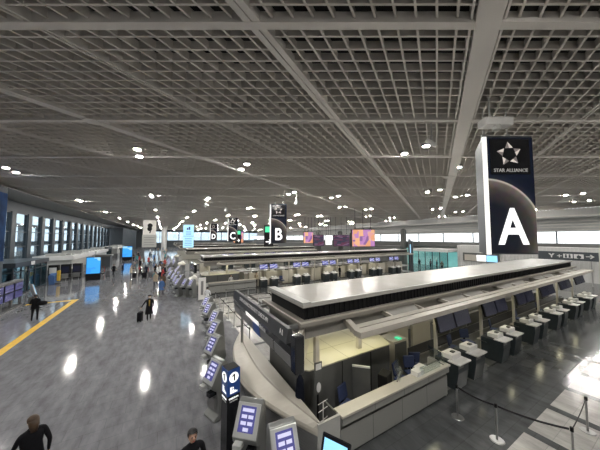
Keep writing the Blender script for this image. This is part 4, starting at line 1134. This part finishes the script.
# man at left carrying a bag
person(-7.35, 22.85, face_rot(-7.35, 22.85)+math.pi*.95, 'hold', 'blackc', 'blackc', 'person in dark clothes and cap carrying a bag near the yellow line', 1.74, 'short', 'hair', 'blackc', .78)
t = empty('shoulder_bag', (-6.98, 22.7, .95)); tag(t, 'dark shoulder bag carried at the side of the person by the yellow line', 'bag')
MB().sphere((-6.98, 22.7, 1.12), .2, 1.3, .8, .8, u=14, v=10).build('bag_body', M['blackc'], t, smooth=True)
MB().tube([(-7.1, 22.75, 1.2), (-7.2, 22.8, 1.42), (-7.3, 22.84, 1.45)], .015, 6).build('strap', M['blackc'], t)
# bottom edge people
person(-2.33, 7.45, face_rot(-2.33, 7.45)+math.pi*1.1, 'walk', 'blackc', 'blackc', 'person with brown hair and black jacket walking away at the lower left corner', 1.72, 'long', 'hair_b', 'blackc', .6)
person(.60, 5.30, face_rot(.60, 5.30)+.25, 'stand', 'blackc', 'navyc', 'person with short black hair and dark shirt at the bottom edge by the kiosks', 1.74, 'short', 'hair', None, faced=True)
# staff by the second row
person(3.1, 20.0, face_rot(3.1, 20)+2.6, 'hold', 'whitec', 'navyc', 'staff person in white shirt and dark trousers standing by the white banner stand', 1.68, 'short')
tops = ['blackc', 'navyc', 'greyc', 'whitec', 'bluec', 'redc', 'beigec', 'brownc', 'tealc']
crowd = [(-6.3, 44.4, 'blackc', 'person in black near the blue totem, left of two'), (-5.3, 44.9, 'navyc', 'person in navy near the blue totem, right of two'), (-3.9, 41.2, 'beigec', 'person in beige coat walking alone in mid hall'),
         (-2.7, 39.9, 'blackc', 'person in black with red scarf standing among suitcases in mid hall'), (-2.1, 40.6, 'navyc', 'person in navy standing behind the suitcases in mid hall'), (-.9, 40.7, 'blackc', 'person in black right of the group with suitcases'),
         (-3.9, 46.5, 'greyc', 'person in grey walking behind the lone beige figure'), (-3.6, 52, 'blackc', 'person in black farther up mid hall'), (-2.6, 58, 'redc', 'person in red far up the hall')]
for i, (x, y, c, l) in enumerate(crowd):
    t = person(x, y, random.random()*6.28, ('walk', 'stand', 'hold')[i % 3], c, 'blackc', l, 1.62+.15*random.random(), ('short', 'long')[i % 2], 'hair', c, .6)
    if 'red scarf' in l: MB().tube([(0, -.1, 1.47), (0, -.15, 1.38), (0, -.16, 1.2)], [.07, .07, .05], 8).build('scarf', M['redc'], t, smooth=True, world=False)
for x, y, m_, l in ((-3.3, 39.2, 'blackc', 'black suitcase left of the group in mid hall'), (-2.2, 39.0, 'blackc', 'black suitcase in front of the group in mid hall'), (-1.5, 39.9, 'greyc', 'grey suitcase between the standing people in mid hall'), (-.4, 40.2, 'blackc', 'black suitcase right of the person in black'),
                   (-6.9, 43.9, 'greyc', 'grey suitcase beside the people near the blue totem')): suitcase(x, y, .3, m_, l, s=1.25)
random.seed(11)
spots = []
while len(spots) < 38:
    i = len(spots)
    if i < 14: x = -.9+random.random()*1.2; y = 25+random.random()*27
    else: y = 50+random.random()*66; x = -6.8+random.random()*8.2
    if all((x-a)**2+(y-b_)**2 > 1.3 for a, b_ in spots): spots.append((x, y))
for i, (x, y) in enumerate(spots):
    c = random.choice(tops)
    person(x, y, random.random()*6.28, random.choice(('walk', 'stand', 'hold')), c, random.choice(('blackc', 'navyc', 'greyc')),
           'small figure in the crowd among the kiosks' if i < 14 else 'tiny distant figure in the walkway crowd', 1.6+.18*random.random(), random.choice(('short', 'long')), random.choice(('hair', 'hair', 'hair_b')),
           c if random.random() < .75 else None, .62, group='crowd among the kiosks' if i < 14 else 'distant walkway crowd')
for i, (x, y) in enumerate(((6.25, 25.45), (9.2, 25.9), (21.3, 25.9), (25.3, 25.9))):
    person(x, y, math.pi*0+.2, 'stand', ('whitec', 'beigec', 'blackc', 'whitec')[i], 'navyc', 'staff person behind the second row, %s from the left' % ordn[i], 1.64, 'bun', z=.012)
for i, (x, y) in enumerate(((41, 27), (42, 25.5), (41.7, 24.2), (40.6, 22.7))):
    person(x, y, 2.+i, 'stand', ('blackc', 'greyc', 'navyc', 'brownc')[i], 'blackc', 'small figure standing before the teal lit room', 1.68, 'short', group='people before the teal lit room')

# ================================================================ WORLD
w = bpy.data.worlds.new('world'); sc.world = w; w.use_nodes = True
bg = w.node_tree.nodes['Background']; bg.inputs['Color'].default_value = (.88, .95, 1.0, 1); bg.inputs['Strength'].default_value = 2.3
sc.view_settings.view_transform = 'Standard'; sc.view_settings.look = 'None'; sc.view_settings.gamma = 1; sc.view_settings.use_curve_mapping = False
sc.view_settings.exposure = 0.9
for k_ in ('u', 'c', 'm', 'mA', 'ch'):
    if not used[k_]:
        for ch in list(units[k_].children): bpy.data.objects.remove(ch)
        bpy.data.objects.remove(units[k_])
